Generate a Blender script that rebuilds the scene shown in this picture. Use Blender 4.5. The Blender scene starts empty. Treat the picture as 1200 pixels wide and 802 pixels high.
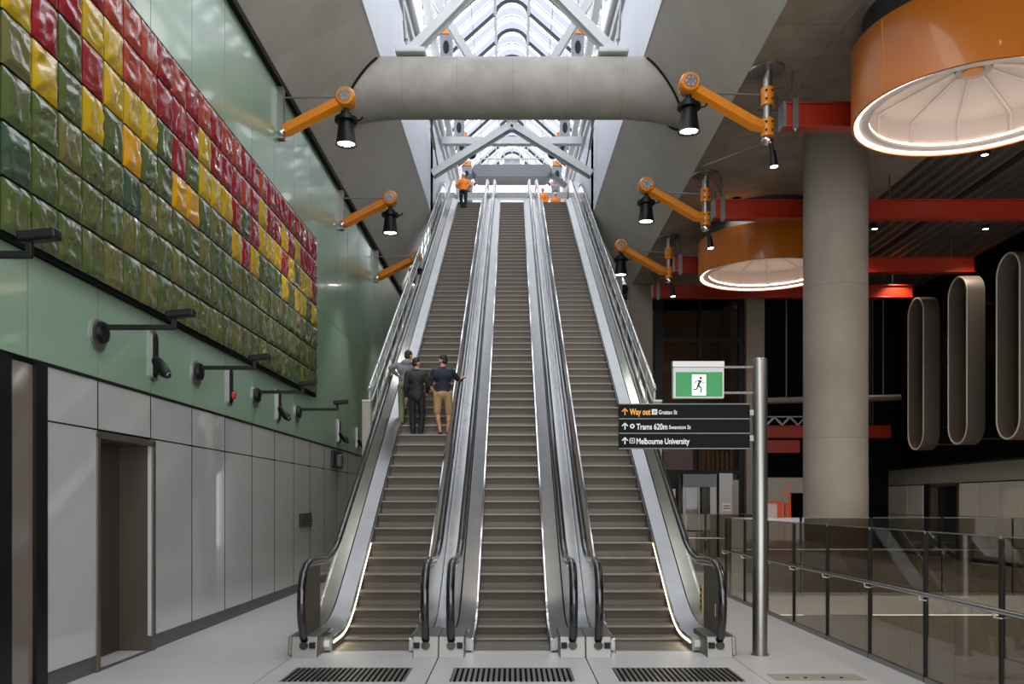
import bpy, bmesh, math, random
from mathutils import Vector, Matrix, noise
random.seed(7)
C = bpy.context.scene.collection
PI = math.pi
F = 1040.0; CX = 600.0; CY = 590.0; H = 1.95
T30 = math.tan(math.radians(30))
def X_at(px, d): return (px-CX)*d/F
def Z_at(py, d): return H+(CY-py)*d/F
def WX(y): return -4.92+0.0137*y          # the left wall stands very slightly askew

# ------------------------------------------------------------------ materials
def lin(c): return tuple(((v/255.)/12.92 if v/255. <= .04045 else ((v/255.+.055)/1.055)**2.4) for v in c)
def mat(name, rgb, rough=.5, metal=0., noise_s=0, noise_a=0., bump=0., bump_s=20, emit=0, coat=0., spec=.5, emit_rgb=None, stretch=None):
    m = bpy.data.materials.new(name); m.use_nodes = True
    nt = m.node_tree; b = nt.nodes['Principled BSDF']
    col = lin(rgb)+(1,)
    b.inputs['Base Color'].default_value = col
    b.inputs['Roughness'].default_value = rough
    b.inputs['Metallic'].default_value = metal
    b.inputs['Specular IOR Level'].default_value = spec
    b.inputs['Coat Weight'].default_value = coat
    b.inputs['Coat Roughness'].default_value = .05
    if emit:
        b.inputs['Emission Color'].default_value = (lin(emit_rgb) if emit_rgb else col[:3])+(1,)
        b.inputs['Emission Strength'].default_value = emit
    tc = nt.nodes.new('ShaderNodeTexCoord')
    vec = tc.outputs['Object']
    if stretch:
        mp = nt.nodes.new('ShaderNodeMapping'); mp.inputs['Scale'].default_value = stretch
        nt.links.new(vec, mp.inputs['Vector']); vec = mp.outputs['Vector']
    if noise_a:
        n = nt.nodes.new('ShaderNodeTexNoise'); n.inputs['Scale'].default_value = noise_s; n.inputs['Detail'].default_value = 6; n.inputs['Roughness'].default_value = .6
        nt.links.new(vec, n.inputs['Vector'])
        r = nt.nodes.new('ShaderNodeMapRange'); r.inputs['From Min'].default_value = .25; r.inputs['From Max'].default_value = .75
        r.inputs['To Min'].default_value = 1-noise_a; r.inputs['To Max'].default_value = 1+noise_a
        nt.links.new(n.outputs['Fac'], r.inputs['Value'])
        mx = nt.nodes.new('ShaderNodeMix'); mx.data_type = 'RGBA'; mx.blend_type = 'MULTIPLY'; mx.inputs['Factor'].default_value = 1
        mx.inputs['A'].default_value = col
        nt.links.new(r.outputs['Result'], mx.inputs['B']); nt.links.new(mx.outputs['Result'], b.inputs['Base Color'])
    if bump:
        n2 = nt.nodes.new('ShaderNodeTexNoise'); n2.inputs['Scale'].default_value = bump_s; n2.inputs['Detail'].default_value = 4
        nt.links.new(vec, n2.inputs['Vector'])
        bp = nt.nodes.new('ShaderNodeBump'); bp.inputs['Strength'].default_value = bump; bp.inputs['Distance'].default_value = .02
        nt.links.new(n2.outputs['Fac'], bp.inputs['Height']); nt.links.new(bp.outputs['Normal'], b.inputs['Normal'])
    return m
def grid_lines(m, sx, sy, sz=None, ox=0, oy=0, oz=0, w=.012, dark=.45):
    """joint lines of slabs / boards: multiplies base colour near multiples of the spacing (0 = none)"""
    nt = m.node_tree; b = nt.nodes['Principled BSDF']
    tc = nt.nodes.new('ShaderNodeTexCoord'); sp = nt.nodes.new('ShaderNodeSeparateXYZ'); nt.links.new(tc.outputs['Object'], sp.inputs[0])
    prev = None
    for ax, s, o in ((0, sx, ox), (1, sy, oy), (2, sz, oz)):
        if not s: continue
        a = nt.nodes.new('ShaderNodeMath'); a.operation = 'ADD'; a.inputs[1].default_value = -o+1000*s; nt.links.new(sp.outputs[ax], a.inputs[0])
        md = nt.nodes.new('ShaderNodeMath'); md.operation = 'MODULO'; md.inputs[1].default_value = s; nt.links.new(a.outputs[0], md.inputs[0])
        lt = nt.nodes.new('ShaderNodeMath'); lt.operation = 'LESS_THAN'; lt.inputs[1].default_value = w; nt.links.new(md.outputs[0], lt.inputs[0])
        if prev is None: prev = lt.outputs[0]
        else:
            mxx = nt.nodes.new('ShaderNodeMath'); mxx.operation = 'MAXIMUM'; nt.links.new(prev, mxx.inputs[0]); nt.links.new(lt.outputs[0], mxx.inputs[1]); prev = mxx.outputs[0]
    mx = nt.nodes.new('ShaderNodeMix'); mx.data_type = 'RGBA'; mx.blend_type = 'MULTIPLY'
    mx.inputs['B'].default_value = (dark, dark, dark, 1)
    nt.links.new(prev, mx.inputs['Factor'])
    lk = b.inputs['Base Color'].links
    if lk: nt.links.new(lk[0].from_socket, mx.inputs['A'])
    else: mx.inputs['A'].default_value = b.inputs['Base Color'].default_value
    nt.links.new(mx.outputs['Result'], b.inputs['Base Color'])
    return m
def glass(name, rgb, refl=.12, rough=.02):
    m = bpy.data.materials.new(name); m.use_nodes = True
    nt = m.node_tree; nt.nodes.clear()
    o = nt.nodes.new('ShaderNodeOutputMaterial'); t = nt.nodes.new('ShaderNodeBsdfTransparent'); g = nt.nodes.new('ShaderNodeBsdfGlossy')
    t.inputs['Color'].default_value = lin(rgb)+(1,); g.inputs['Roughness'].default_value = rough
    f = nt.nodes.new('ShaderNodeFresnel'); f.inputs['IOR'].default_value = 1.5
    a = nt.nodes.new('ShaderNodeMath'); a.operation = 'MULTIPLY_ADD'; a.inputs[1].default_value = 1.; a.inputs[2].default_value = refl-.04; a.use_clamp = True
    nt.links.new(f.outputs[0], a.inputs[0])
    ge = nt.nodes.new('ShaderNodeNewGeometry'); iv = nt.nodes.new('ShaderNodeMath'); iv.operation='SUBTRACT'; iv.inputs[0].default_value=1
    nt.links.new(ge.outputs['Backfacing'], iv.inputs[1]); a2 = nt.nodes.new('ShaderNodeMath'); a2.operation='MULTIPLY'
    nt.links.new(a.outputs[0], a2.inputs[0]); nt.links.new(iv.outputs[0], a2.inputs[1]); a = a2
    mx = nt.nodes.new('ShaderNodeMixShader'); nt.links.new(a.outputs[0], mx.inputs[0]); nt.links.new(t.outputs[0], mx.inputs[1]); nt.links.new(g.outputs[0], mx.inputs[2])
    nt.links.new(mx.outputs[0], o.inputs['Surface'])
    return m

M = {}
M['conc'] = mat('smooth_concrete', (172,167,157), .75, noise_s=.9, noise_a=.10, bump=.1, bump_s=6)
M['conc_beam'] = grid_lines(mat('beam_concrete', (148,143,136), .55, noise_s=1.6, noise_a=.24, bump=.05), 1.3, 0, w=.012, dark=.7)
M['conc_rough'] = grid_lines(mat('board_marked_concrete', (136,124,110), .85, noise_s=1.4, noise_a=.3, bump=.3, bump_s=5), 0, 1.2, w=.03, dark=.7)
M['conc_col'] = grid_lines(mat('column_concrete', (136,125,113), .8, noise_s=.8, noise_a=.16, bump=.1, bump_s=8), 0, 0, 3.4, w=.015, dark=.7)
M['shaft'] = mat('pale_shaft_panel', (196,200,208), .5, noise_s=1.5, noise_a=.08, stretch=(1,2,.3))
M['floor'] = grid_lines(mat('pale_stone_paving', (178,176,176), .42, noise_s=1.3, noise_a=.07, stretch=(.6,3,1)), 1.2, .3, w=.005, dark=.8)
M['green'] = grid_lines(mat('sage_green_panel', (134,162,138), .22, coat=.35, noise_s=.4, noise_a=.04), 0, 1.45, 0, oy=10.24, w=.012, dark=.45)
M['whitep'] = mat('white_glass_panel', (180,182,180), .08, coat=.8, noise_s=.5, noise_a=.05)
M['dark'] = mat('dark_gap', (18,17,16), .7, spec=.2)
M['black'] = mat('black_metal', (10,10,11), .4, spec=.25)
M['blackm'] = mat('black_matt', (12,12,11), .9, spec=.1)
M['bronze'] = mat('bronze_steel', (98,88,78), .4, metal=.5)
M['doorb'] = mat('dark_bronze_door', (70,61,54), .4, metal=.4)
M['bronzeglass'] = mat('bronze_tinted_glass', (112,102,94), .12, coat=.6)
M['skirtb'] = mat('dark_grey_skirting', (78,78,80), .4)
M['steel'] = mat('brushed_stainless', (190,190,190), .25, metal=1., noise_s=3, noise_a=.08)
M['steel_d'] = mat('dull_stainless', (150,148,145), .38, metal=1.)
M['shoe_steel'] = mat('satin_shoe_steel', (128,126,122), .45, metal=.9)
M['deck_steel'] = mat('satin_deck_steel', (160,160,160), .33, metal=1., noise_s=2, noise_a=.1)
M['chrome'] = mat('chrome', (225,225,228), .08, metal=1.)
M['white_steel'] = mat('pale_painted_steel', (192,194,196), .45)
M['grey_steel'] = mat('grey_painted_steel', (112,116,122), .45)
M['rib_dark'] = mat('dark_glazing_rib', (62,64,70), .5)
M['orange'] = mat('orange_painted_steel', (200,118,16), .3, coat=.3)
M['orange_drum'] = mat('orange_drum_enamel', (176,96,10), .3, coat=.35)
M['red'] = mat('red_painted_steel', (158,38,14), .35, coat=.2)
M['rubber'] = mat('black_handrail_rubber', (20,19,24), .16, coat=.6)
M['step'] = mat('taupe_step_metal', (124,117,108), .4, metal=.65, noise_s=2, noise_a=.06)
M['riser'] = mat('taupe_riser_metal', (92,85,77), .42, metal=.55)
M['plate'] = mat('landing_plate_metal', (190,190,192), .35, metal=.2, noise_s=2, noise_a=.04)
M['white'] = mat('white_enamel', (222,210,200), .5)
M['led'] = mat('lit_led', (255,246,240), .5, emit=9)
M['ledring'] = mat('lit_ring', (255,236,226), .5, emit=5)
M['down'] = mat('lit_downlight', (255,250,245), .5, emit=12)
M['strip'] = mat('lit_skirt_strip', (255,236,190), .5, emit=4)
M['lobbyglass'] = glass('dim_lobby_glass', (215,205,195), .01)
M['glass'] = glass('clear_glass', (242,246,242), .06)
M['bglass'] = glass('grey_balustrade_glass', (205,199,188), .10)
M['roofglass'] = glass('roof_glass', (250,252,255), .05)
_n=M['roofglass'].node_tree
for _l in list(_n.links):
    if _l.to_node.type=='MIX_SHADER' and _l.to_socket==_l.to_node.inputs[0]: _n.links.remove(_l)
[x for x in _n.nodes if x.type=='MIX_SHADER'][0].inputs[0].default_value=.04
M['tealedge'] = mat('teal_glass_edge', (30,84,78), .2)
M['stone_dk'] = mat('taupe_wall_panel', (150,143,130), .4, noise_s=2, noise_a=.05)
M['pipe'] = mat('galvanised_pipe', (120,112,102), .4, metal=.7)
def corr():
    m = mat('corrugated_deck', (112,104,94), .45, metal=.4)
    return m
M['deck'] = corr()
for nme, c in (('R',(134,26,36)),('O',(152,58,42)),('Y',(178,146,18)),('A',(200,142,8)),('G',(74,86,46)),('L',(94,94,50)),('B',(54,76,56))):
    M['tile'+nme] = mat('tile_glaze_'+{'R':'crimson','O':'brick','Y':'yellow','A':'amber','G':'green','L':'olive','B':'bottle'}[nme], c, .2, coat=.7, spec=.6)

# ------------------------------------------------------------------ mesh builder
class MB:
    def __init__(s): s.v=[]; s.f=[]; s.mi=[]; s.mats=[]
    def m(s, mt):
        if mt not in s.mats: s.mats.append(mt)
        return s.mats.index(mt)
    def add(s, vs, fs, mt):
        o=len(s.v); k=s.m(mt)
        s.v += [tuple(v) for v in vs]
        for f in fs: s.f.append(tuple(i+o for i in f)); s.mi.append(k)
        return s
    def box(s, x0,x1,y0,y1,z0,z1, mt):
        vs=[(x,y,z) for x in (x0,x1) for y in (y0,y1) for z in (z0,z1)]
        fs=[(0,1,3,2),(4,6,7,5),(0,4,5,1),(2,3,7,6),(0,2,6,4),(1,5,7,3)]
        return s.add(vs,fs,mt)
    def hexa(s, p, mt):   # 8 points: bottom 4 ccw, top 4 ccw
        return s.add(p,[(3,2,1,0),(4,5,6,7),(0,1,5,4),(1,2,6,5),(2,3,7,6),(3,0,4,7)],mt)
    def beam(s, p, q, w, h, mt, up=(0,0,1)):
        p=Vector(p); q=Vector(q); d=(q-p).normalized(); a=d.cross(Vector(up))
        if a.length<1e-4: a=d.cross(Vector((0,1,0)))
        a.normalize(); b=a.cross(d).normalized(); a*=w/2; b*=h/2
        P=[p-a-b,p+a-b,p+a+b,p-a+b,q-a-b,q+a-b,q+a+b,q-a+b]
        return s.add(P,[(3,2,1,0),(4,5,6,7),(0,1,5,4),(1,2,6,5),(2,3,7,6),(3,0,4,7)],mt)
    def ibeam(s, p, q, w, h, t, mt, up=(0,0,1)):
        p=Vector(p); q=Vector(q); d=(q-p).normalized(); a=d.cross(Vector(up)).normalized(); b=a.cross(d).normalized()
        for o in (h/2-t/2, -h/2+t/2): s.beam(p+b*o,q+b*o,w,t,mt,up)
        return s.beam(p,q,t,h-2*t,mt,up)
    def tube(s, pts, r, mt, seg=10, cap=True, sx=1., sz=1., closed=False):
        P=[Vector(p) for p in pts]; n=len(P); R=r if isinstance(r,(list,tuple)) else [r]*n
        o=[]; 
        up=Vector((1,0,0)) if abs((P[1]-P[0]).normalized().x)<.9 else Vector((0,0,1))
        for i in range(n):
            if closed: t=(P[(i+1)%n]-P[i-1]).normalized()
            else: t=((P[min(i+1,n-1)]-P[i]).normalized()+(P[i]-P[max(i-1,0)]).normalized()).normalized() if 0<i<n-1 else (P[min(i+1,n-1)]-P[max(i-1,0)]).normalized()
            a=(up-t*up.dot(t)).normalized(); b=t.cross(a); up=a
            for k in range(seg):
                th=2*PI*k/seg; o.append(P[i]+a*(math.cos(th)*R[i]*sx)+b*(math.sin(th)*R[i]*sz))
        fs=[]
        for i in range(n if closed else n-1):
            for k in range(seg):
                j=(i+1)%n; fs.append((i*seg+k,i*seg+(k+1)%seg,j*seg+(k+1)%seg,j*seg+k))
        if cap and not closed: fs += [tuple(range(seg-1,-1,-1)), tuple((n-1)*seg+k for k in range(seg))]
        return s.add(o,fs,mt)
    def lathe(s, prof, c, mt, seg=32, axis='z', cap=True):
        vs=[]; fs=[]; n=len(prof)
        for r,h in prof:
            for k in range(seg):
                th=2*PI*k/seg; a,b=r*math.cos(th),r*math.sin(th)
                if axis=='z': vs.append((c[0]+a,c[1]+b,c[2]+h))
                elif axis=='y': vs.append((c[0]+a,c[1]+h,c[2]+b))
                else: vs.append((c[0]+h,c[1]+a,c[2]+b))
        for i in range(n-1):
            for k in range(seg): fs.append((i*seg+k,i*seg+(k+1)%seg,(i+1)*seg+(k+1)%seg,(i+1)*seg+k))
        if cap:
            if prof[0][0]>1e-4: fs.append(tuple(range(seg-1,-1,-1)))
            if prof[-1][0]>1e-4: fs.append(tuple((n-1)*seg+k for k in range(seg)))
        return s.add(vs,fs,mt)
    def prism(s, poly, plane, a0, a1, mt):
        def mk(u,v,a): return {'xz':(u,a,v),'yz':(a,u,v),'xy':(u,v,a)}[plane]
        n=len(poly); vs=[mk(u,v,a0) for u,v in poly]+[mk(u,v,a1) for u,v in poly]
        fs=[tuple(range(n-1,-1,-1)),tuple(range(n,2*n))]+[(i,(i+1)%n,n+(i+1)%n,n+i) for i in range(n)]
        return s.add(vs,fs,mt)
    def strip(s, A, B, mt):   # ruled surface
        n=len(A); return s.add(list(A)+list(B),[(i,i+1,n+i+1,n+i) for i in range(n-1)],mt)
    def loft(s, rings, mt, cap=True, closed_ring=True):
        k=len(rings[0]); vs=[p for r in rings for p in r]; fs=[]
        for i in range(len(rings)-1):
            for j in range(k if closed_ring else k-1): fs.append((i*k+j,i*k+(j+1)%k,(i+1)*k+(j+1)%k,(i+1)*k+j))
        if cap and closed_ring: fs += [tuple(range(k-1,-1,-1)), tuple((len(rings)-1)*k+j for j in range(k))]
        return s.add(vs,fs,mt)
    def ball(s, c, r, mt, seg=12, rings=8):
        r=r if isinstance(r,(tuple,list)) else (r,r,r)
        vs=[];fs=[]
        for i in range(1,rings):
            ph=PI*i/rings
            for k in range(seg):
                th=2*PI*k/seg; vs.append((c[0]+r[0]*math.sin(ph)*math.cos(th),c[1]+r[1]*math.sin(ph)*math.sin(th),c[2]+r[2]*math.cos(ph)))
        t=len(vs); vs.append((c[0],c[1],c[2]+r[2])); vs.append((c[0],c[1],c[2]-r[2]))
        for i in range(rings-2):
            for k in range(seg): fs.append((i*seg+k,(i+1)*seg+k,(i+1)*seg+(k+1)%seg,i*seg+(k+1)%seg))
        for k in range(seg): fs.append((t,k,(k+1)%seg)); fs.append((t+1,(rings-2)*seg+(k+1)%seg,(rings-2)*seg+k))
        return s.add(vs,fs,mt)
    def build(s, name, parent=None, bevel=0, smooth=False, origin=None, recalc=True):
        o0=Vector((0,0,0))
        if parent is not None:
            p=parent
            while p is not None: o0+=p.location; p=p.parent
        if origin is None: loc=Vector((0,0,0)) if parent is not None else Vector((0,0,0))
        else: loc=Vector(origin)-o0
        off=o0+loc
        me=bpy.data.meshes.new(name)
        me.from_pydata([(v[0]-off.x,v[1]-off.y,v[2]-off.z) for v in s.v],[],s.f)
        for mt in s.mats: me.materials.append(M[mt] if isinstance(mt,str) else mt)
        me.polygons.foreach_set('material_index', s.mi)
        if recalc:
            bm=bmesh.new(); bm.from_mesh(me); bmesh.ops.recalc_face_normals(bm, faces=bm.faces); bm.to_mesh(me); bm.free()
        if smooth:
            me.shade_smooth(); me.set_sharp_from_angle(angle=math.radians(smooth if smooth is not True else 40))
        me.update()
        ob=bpy.data.objects.new(name, me); C.objects.link(ob); ob.location=loc
        if parent is not None: ob.parent=parent
        if bevel:
            b=ob.modifiers.new('bevel','BEVEL'); b.width=bevel; b.segments=2; b.limit_method='ANGLE'
        return ob
def tag(o, label=None, cat=None, group=None, kind=None):
    if label: o['label']=label
    if cat: o['category']=cat
    if group: o['group']=group
    if kind: o['kind']=kind
    return o
def thing(name, label, cat, loc, group=None):
    o=bpy.data.objects.new(name,None); C.objects.link(o); o.location=loc; o.empty_display_size=.2
    return tag(o,label,cat,group)
def struct(mb, name, **k): return tag(mb.build(name, **k), kind='structure')
def copy_tree(o, parent=None):
    c=o.copy(); C.objects.link(c)
    if parent is not None: c.parent=parent
    for ch in [x for x in bpy.data.objects if x.parent is o]: copy_tree(ch,c)
    return c
def place_copy(proto, loc, label=None, group=None):
    c=copy_tree(proto); c.location=loc
    if label: c['label']=label
    if group: c['group']=group
    return c
def text_mesh(body, size, loc, name, parent, mt, depth=.003, bold=0., width=None):
    cu=bpy.data.curves.new('lettering','FONT'); cu.body=body; cu.size=size; cu.extrude=depth; cu.offset=bold
    ob=bpy.data.objects.new('t',cu); C.objects.link(ob); bpy.context.view_layer.update()
    me=bpy.data.meshes.new_from_object(ob.evaluated_get(bpy.context.evaluated_depsgraph_get()))
    bpy.data.objects.remove(ob); bpy.data.curves.remove(cu)
    if width:
        xs=[v.co.x for v in me.vertices]; me.transform(Matrix.Translation((-min(xs),0,0))); me.transform(Matrix.Scale(width/(max(xs)-min(xs)),4,(1,0,0)))
    me.transform(Matrix.Rotation(PI/2,4,'X')); me.materials.clear(); me.materials.append(M[mt])
    o=bpy.data.objects.new(name,me); C.objects.link(o); o.parent=parent
    p=parent; o0=Vector((0,0,0))
    while p is not None: o0+=p.location; p=p.parent
    o.location=Vector(loc)-o0
    return o

# ================================================================== SETTING
VX=4.6; VY=18.7        # the void right of the landing: x > VX, y < VY
mb=MB()
mb.box(-5.6,VX,-9,18.7,-.4,0,'floor'); mb.box(-5.6,24,VY,40,-.4,0,'floor'); mb.box(12.2,24,-9,VY,-.4,0,'floor')
struct(mb,'floor')
M['void_stone']=mat('grey_lower_paving',(112,107,100),.4,noise_s=1,noise_a=.08)
mb=MB(); mb.box(VX,12.2,-9,VY,-5.4,-5.2,'void_stone')
struct(mb,'floor')
mb=MB()
for k in range(8):
    mb.box(VX+.0+k*.95,VX+.94+k*.95,VY,VY+.06,-5.2,-.42,'void_stone')
struct(mb,'wall_back')
mb=MB(); mb.box(12.2,12.3,-9,VY,-5.2,-.4,'stone_dk'); struct(mb,'wall_right')

# soffits: flat lips at z 10.35 rising steeply to the shaft edge
def zt(y): return 11.6+.0455*y
ys=[-9+i*2 for i in range(23)]
SX=3.12
mb=MB()
mb.strip([(WX(y),y,10.38) for y in ys],[(-SX,y,max(zt(y),11.9)) for y in ys],'conc')
mb.strip([(-SX,y,max(zt(y),11.9)) for y in ys],[(-SX-.3,y,max(zt(y),11.9)+.02) for y in ys],'conc')
struct(mb,'ceiling',recalc=False)
mb=MB()
mb.strip([(SX,y,max(zt(y),11.9)) for y in ys],[(4.62,y,10.38) for y in ys],'conc')
struct(mb,'ceiling',recalc=False)
mb=MB()
mb.box(4.62,10.1,-9,35,10.38,10.7,'conc_rough')
struct(mb,'ceiling')
# corrugated deck, ribs along y
mb=MB()
x=10.1; poly=[]
while x<15.7:
    if 12.1<x<12.5: poly += [(x,10.85),(x+.4,10.85)]; x+=.4; continue
    poly += [(x,10.5),(x+.14,10.5),(x+.18,10.38),(x+.30,10.38),(x+.34,10.5)]; x+=.36
mb.strip([(p[0],-9,p[1]) for p in poly],[(p[0],36,p[1]) for p in poly],'deck')
mb.box(10.1,16.5,-9,36,10.9,11.1,'dark')
struct(mb,'ceiling',recalc=False)
mb=MB(); mb.box(12.16,12.5,-9,36,10.55,10.62,'blackm'); struct(mb,'cable_tray')  # black cable tray in the dark channel of the corrugated deck

# left wall : green upper cladding as panels, white lower cladding
def W(n,y,z): return (WX(y)+n,y,z)
def wbox(mb,n0,n1,y0,y1,z0,z1,mt):
    mb.hexa([W(n0,y0,z0),W(n1,y0,z0),W(n1,y1,z0),W(n0,y1,z0),W(n0,y0,z1),W(n1,y0,z1),W(n1,y1,z1),W(n0,y1,z1)],mt)
mb=MB()
wbox(mb,-.5,-.05,-9,8.4,3.37,11,'dark'); wbox(mb,-.5,-.05,8.4,10.2,0,11,'dark'); wbox(mb,-.5,-.05,11.8,40,0,11,'dark'); wbox(mb,-.5,-.05,10.2,11.8,2.75,11,'dark')
wbox(mb,-.6,-.5,10.1,11.9,0,2.75,'dark')
struct(mb,'wall_left')
mb=MB(); 
M['green_flat']=M['green']
y=10.24-1.45*14
while y<36.5:
    wbox(mb,-.045,0,y+.006,y+1.444,3.40,6.55,'green'); wbox(mb,-.045,0,y+.006,y+1.444,6.562,10.36,'green'); y+=1.45
struct(mb,'wall_left',bevel=.003)
mb=MB(); y=10.24-1.45
ch=0
while y<36.5:
    if not (10.2<y<11): 
        if y>9: wbox(mb,-.045,0,y+.012,y+1.438,.20,2.79,'whitep')
    if y>10: wbox(mb,-.045,0,y+.012,y+1.438,2.81,3.36,'whitep')
    if y>9.5: wbox(mb,-.045,.002,y-.011,y+.011,(.2 if not 11<y<12 else 2.79),3.36,'blackm')
    y+=1.45
wbox(mb,-.045,0,9.14,10.228,.20,2.79,'whitep'); wbox(mb,-.045,0,9.14,10.228,2.81,3.36,'whitep')
struct(mb,'wall_left')
mb=MB(); wbox(mb,-.06,-.02,11.82,36.5,0,.2,'skirtb'); wbox(mb,-.06,-.02,8.9,10.2,0,.2,'skirtb'); struct(mb,'baseboard_left')
mb=MB(); wbox(mb,-.06,.012,8.9,36.5,3.362,3.398,'dark'); struct(mb,'trim_1')
# dark gap under the soffit along the wall head
mb=MB(); wbox(mb,-.02,.10,-9,36.5,10.27,10.40,'dark'); struct(mb,'trim_2')
# glazed bay at the near end
mb=MB()
wbox(mb,-.3,.0,-9,8.1,0,3.37,'dark')
wbox(mb,-.1,.02,8.1,8.49,0,3.37,'black'); wbox(mb,-.1,.02,8.92,9.13,0,3.37,'black'); struct(mb,'wall_left')
mb=MB(); wbox(mb,-.05,-.02,8.49,8.92,0,3.34,'bronzeglass'); tag(struct(mb,'window_1'))
# service door in its recess
mb=MB()
wbox(mb,-.5,.02,10.2,10.27,0,2.75,'bronze'); wbox(mb,-.5,.02,11.73,11.81,0,2.75,'bronze'); wbox(mb,-.5,.02,10.2,11.81,2.70,2.78,'bronze')
fr=struct(mb,'door_1',bevel=.004)
mb=MB(); wbox(mb,-.47,-.43,10.27,11.73,0.01,2.70,'doorb'); mb.build('door_leaf',fr)
mb=MB(); mb.box(WX(11)-.43,WX(11)-.38,10.45,10.52,1.0,1.22,'black'); mb.build('handle',fr)
mb=MB(); wbox(mb,-.06,.005,10.2,11.81,0,.012,'skirtb'); struct(mb,'trim_3')

# shaft walls
mb=MB()
for s in (-1,1):
    A=[(s*SX,y,max(zt(y),11.9)-.02) for y in ys if y<52]; B=[(s*SX,y,13.2+.115*max(y,8)) for y in ys if y<52]
    mb.strip(A,B,'shaft')
    yy=[34,36,44,53]; mb.strip([(s*SX,y,8.5) for y in yy],[(s*SX,y,13.2+.115*y) for y in yy],'shaft')
struct(mb,'wall_shaft',recalc=False)
# back of hall, right of the escalators, and strip at left
mb=MB()
mb.box(5.4,8.9,38.0,38.2,0,11,'stone_dk'); struct(mb,'wall_back'); mb=MB(); mb.box(4.35,9.6,35.05,38,10.2,10.6,'dark'); struct(mb,'ceiling'); mb=MB()
mb.box(9.6,24,36,36.2,0,11,'blackm'); struct(mb,'wall_back'); mb=MB(); mb.box(-5,3.2,36,36.2,0,11.9,'conc'); mb.box(8.9,9.6,36.2,38.0,0,11,'conc'); struct(mb,'wall_back'); mb=MB(); mb.box(4.3,5.4,36.,38.2,0,11,'conc'); struct(mb,'wall_back'); mb=MB()
mb.box(3.2,4.35,35.0,35.2,0,13.3,'conc')
struct(mb,'wall_back')
# right wall : black upper, fascia, panels, door
RX=15.3
mb=MB()
mb.box(RX+.6,RX+.8,-9,36,3.3,11,'blackm'); mb.box(RX-.5,RX+.6,-9,36,3.26,3.3,'dark')
mb.box(RX+.02,RX+.2,-9,30.4,0,3.3,'dark'); mb.box(RX+.02,RX+.2,32.4,36,0,3.3,'dark')
mb.box(RX+.3,RX+.4,30.4,32.4,0,3.3,'dark')
struct(mb,'wall_right')
mb=MB(); y=8.
while y<36:
    mb.box(RX-.03,RX+.02,y+.01,y+2.7,2.66,3.26,'stone_dk'); y+=2.71
struct(mb,'trim_4')
mb=MB(); y=8.3
M['rpanel']=mat('pale_tile_panel',(188,182,170),.35,noise_s=.8,noise_a=.05)
while y<36:
    if not (29.8<y<32.2):
        for a,b in ((.12,1.49),(1.51,2.62)): mb.box(RX-.03,RX+.02,y+.015,y+1.285,a,b,'rpanel')
    y+=1.3
struct(mb,'wall_right',bevel=.004)
mb=MB(); mb.box(RX-.04,RX+.35,30.3,30.45,0,2.66,'bronze'); mb.box(RX-.04,RX+.35,32.3,32.45,0,2.66,'bronze'); mb.box(RX-.04,RX+.35,30.3,32.45,2.55,2.66,'bronze')
dr=struct(mb,'door_2'); mb=MB(); mb.box(RX+.2,RX+.25,30.45,31.36,.01,2.55,'black'); mb.box(RX+.2,RX+.25,31.38,32.3,.01,2.55,'black'); mb.build('door_leaf',dr)

# ================================================================== beam across the shaft
BY=21.5; BZ=12.0; BR=.70
def soff_x(z,y): return SX+(zt(y)-z)/(zt(y)-10.38)*(4.62-SX)
def beam_pt(x,th,g=0.):
    e=max(0,abs(x)-2.7)/1.5; ry=BR+g+.35*e*e; rz=BR+g+(.2*e*e if math.sin(th)<0 else 0)
    return (x,BY+ry*math.cos(th),BZ+rz*math.sin(th))
mb=MB(); rings=[[beam_pt(-4.5+9.*i/60,2*PI*k/48) for k in range(48)] for i in range(61)]
mb.loft(rings,'conc_beam')
ob=tag(mb.build('concrete_beam',smooth=True),'large round pale concrete beam spanning across the skylight shaft','beam')
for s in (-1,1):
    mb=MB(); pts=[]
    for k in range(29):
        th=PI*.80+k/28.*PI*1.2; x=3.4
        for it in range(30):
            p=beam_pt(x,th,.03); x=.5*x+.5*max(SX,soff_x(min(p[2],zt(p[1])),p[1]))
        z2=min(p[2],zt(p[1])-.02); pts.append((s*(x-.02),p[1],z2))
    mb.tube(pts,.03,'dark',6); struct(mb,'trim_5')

# ================================================================== structural steel in the shaft
def aframe(label, y, hx, z0, zap, w, h, feet):
    t=thing('roof_truss',label,'roof truss',(0,y,z0))
    for s in (-1,1):
        mb=MB(); mb.ibeam((s*hx,y,z0),(0,y,zap),w,h,.05,'white_steel',up=(0,1,0)); mb.beam((s*hx,y,z0),(s*.02,y,zap),.10,h*.96,'white_steel',up=(0,1,0))
        mb.build('rafter',t)
        if feet:
            m2=MB(); m2.box(s*hx-.36,s*hx+.36,y-.35,y+.35,z0-.14,z0-.02,'white_steel'); m2.box(s*hx-.22,s*hx+.22,y-.2,y+.2,z0-.03,z0+.1,'white_steel'); m2.build('base_plate',t,bevel=.03)
    mb=MB(); mb.box(-.16,.16,y-.15,y+.15,zap-.22,zap+.16,'white_steel'); mb.build('apex_plate',t,bevel=.03)
    return t
aframe('near pale steel A-frame standing on the round concrete beam',21.4,2.42,12.82,15.3,.22,.36,True)
aframe('low pale steel A-frame over the escalators behind the round beam',34.3,3.08,14.65,16.55,.26,.42,False)
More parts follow.
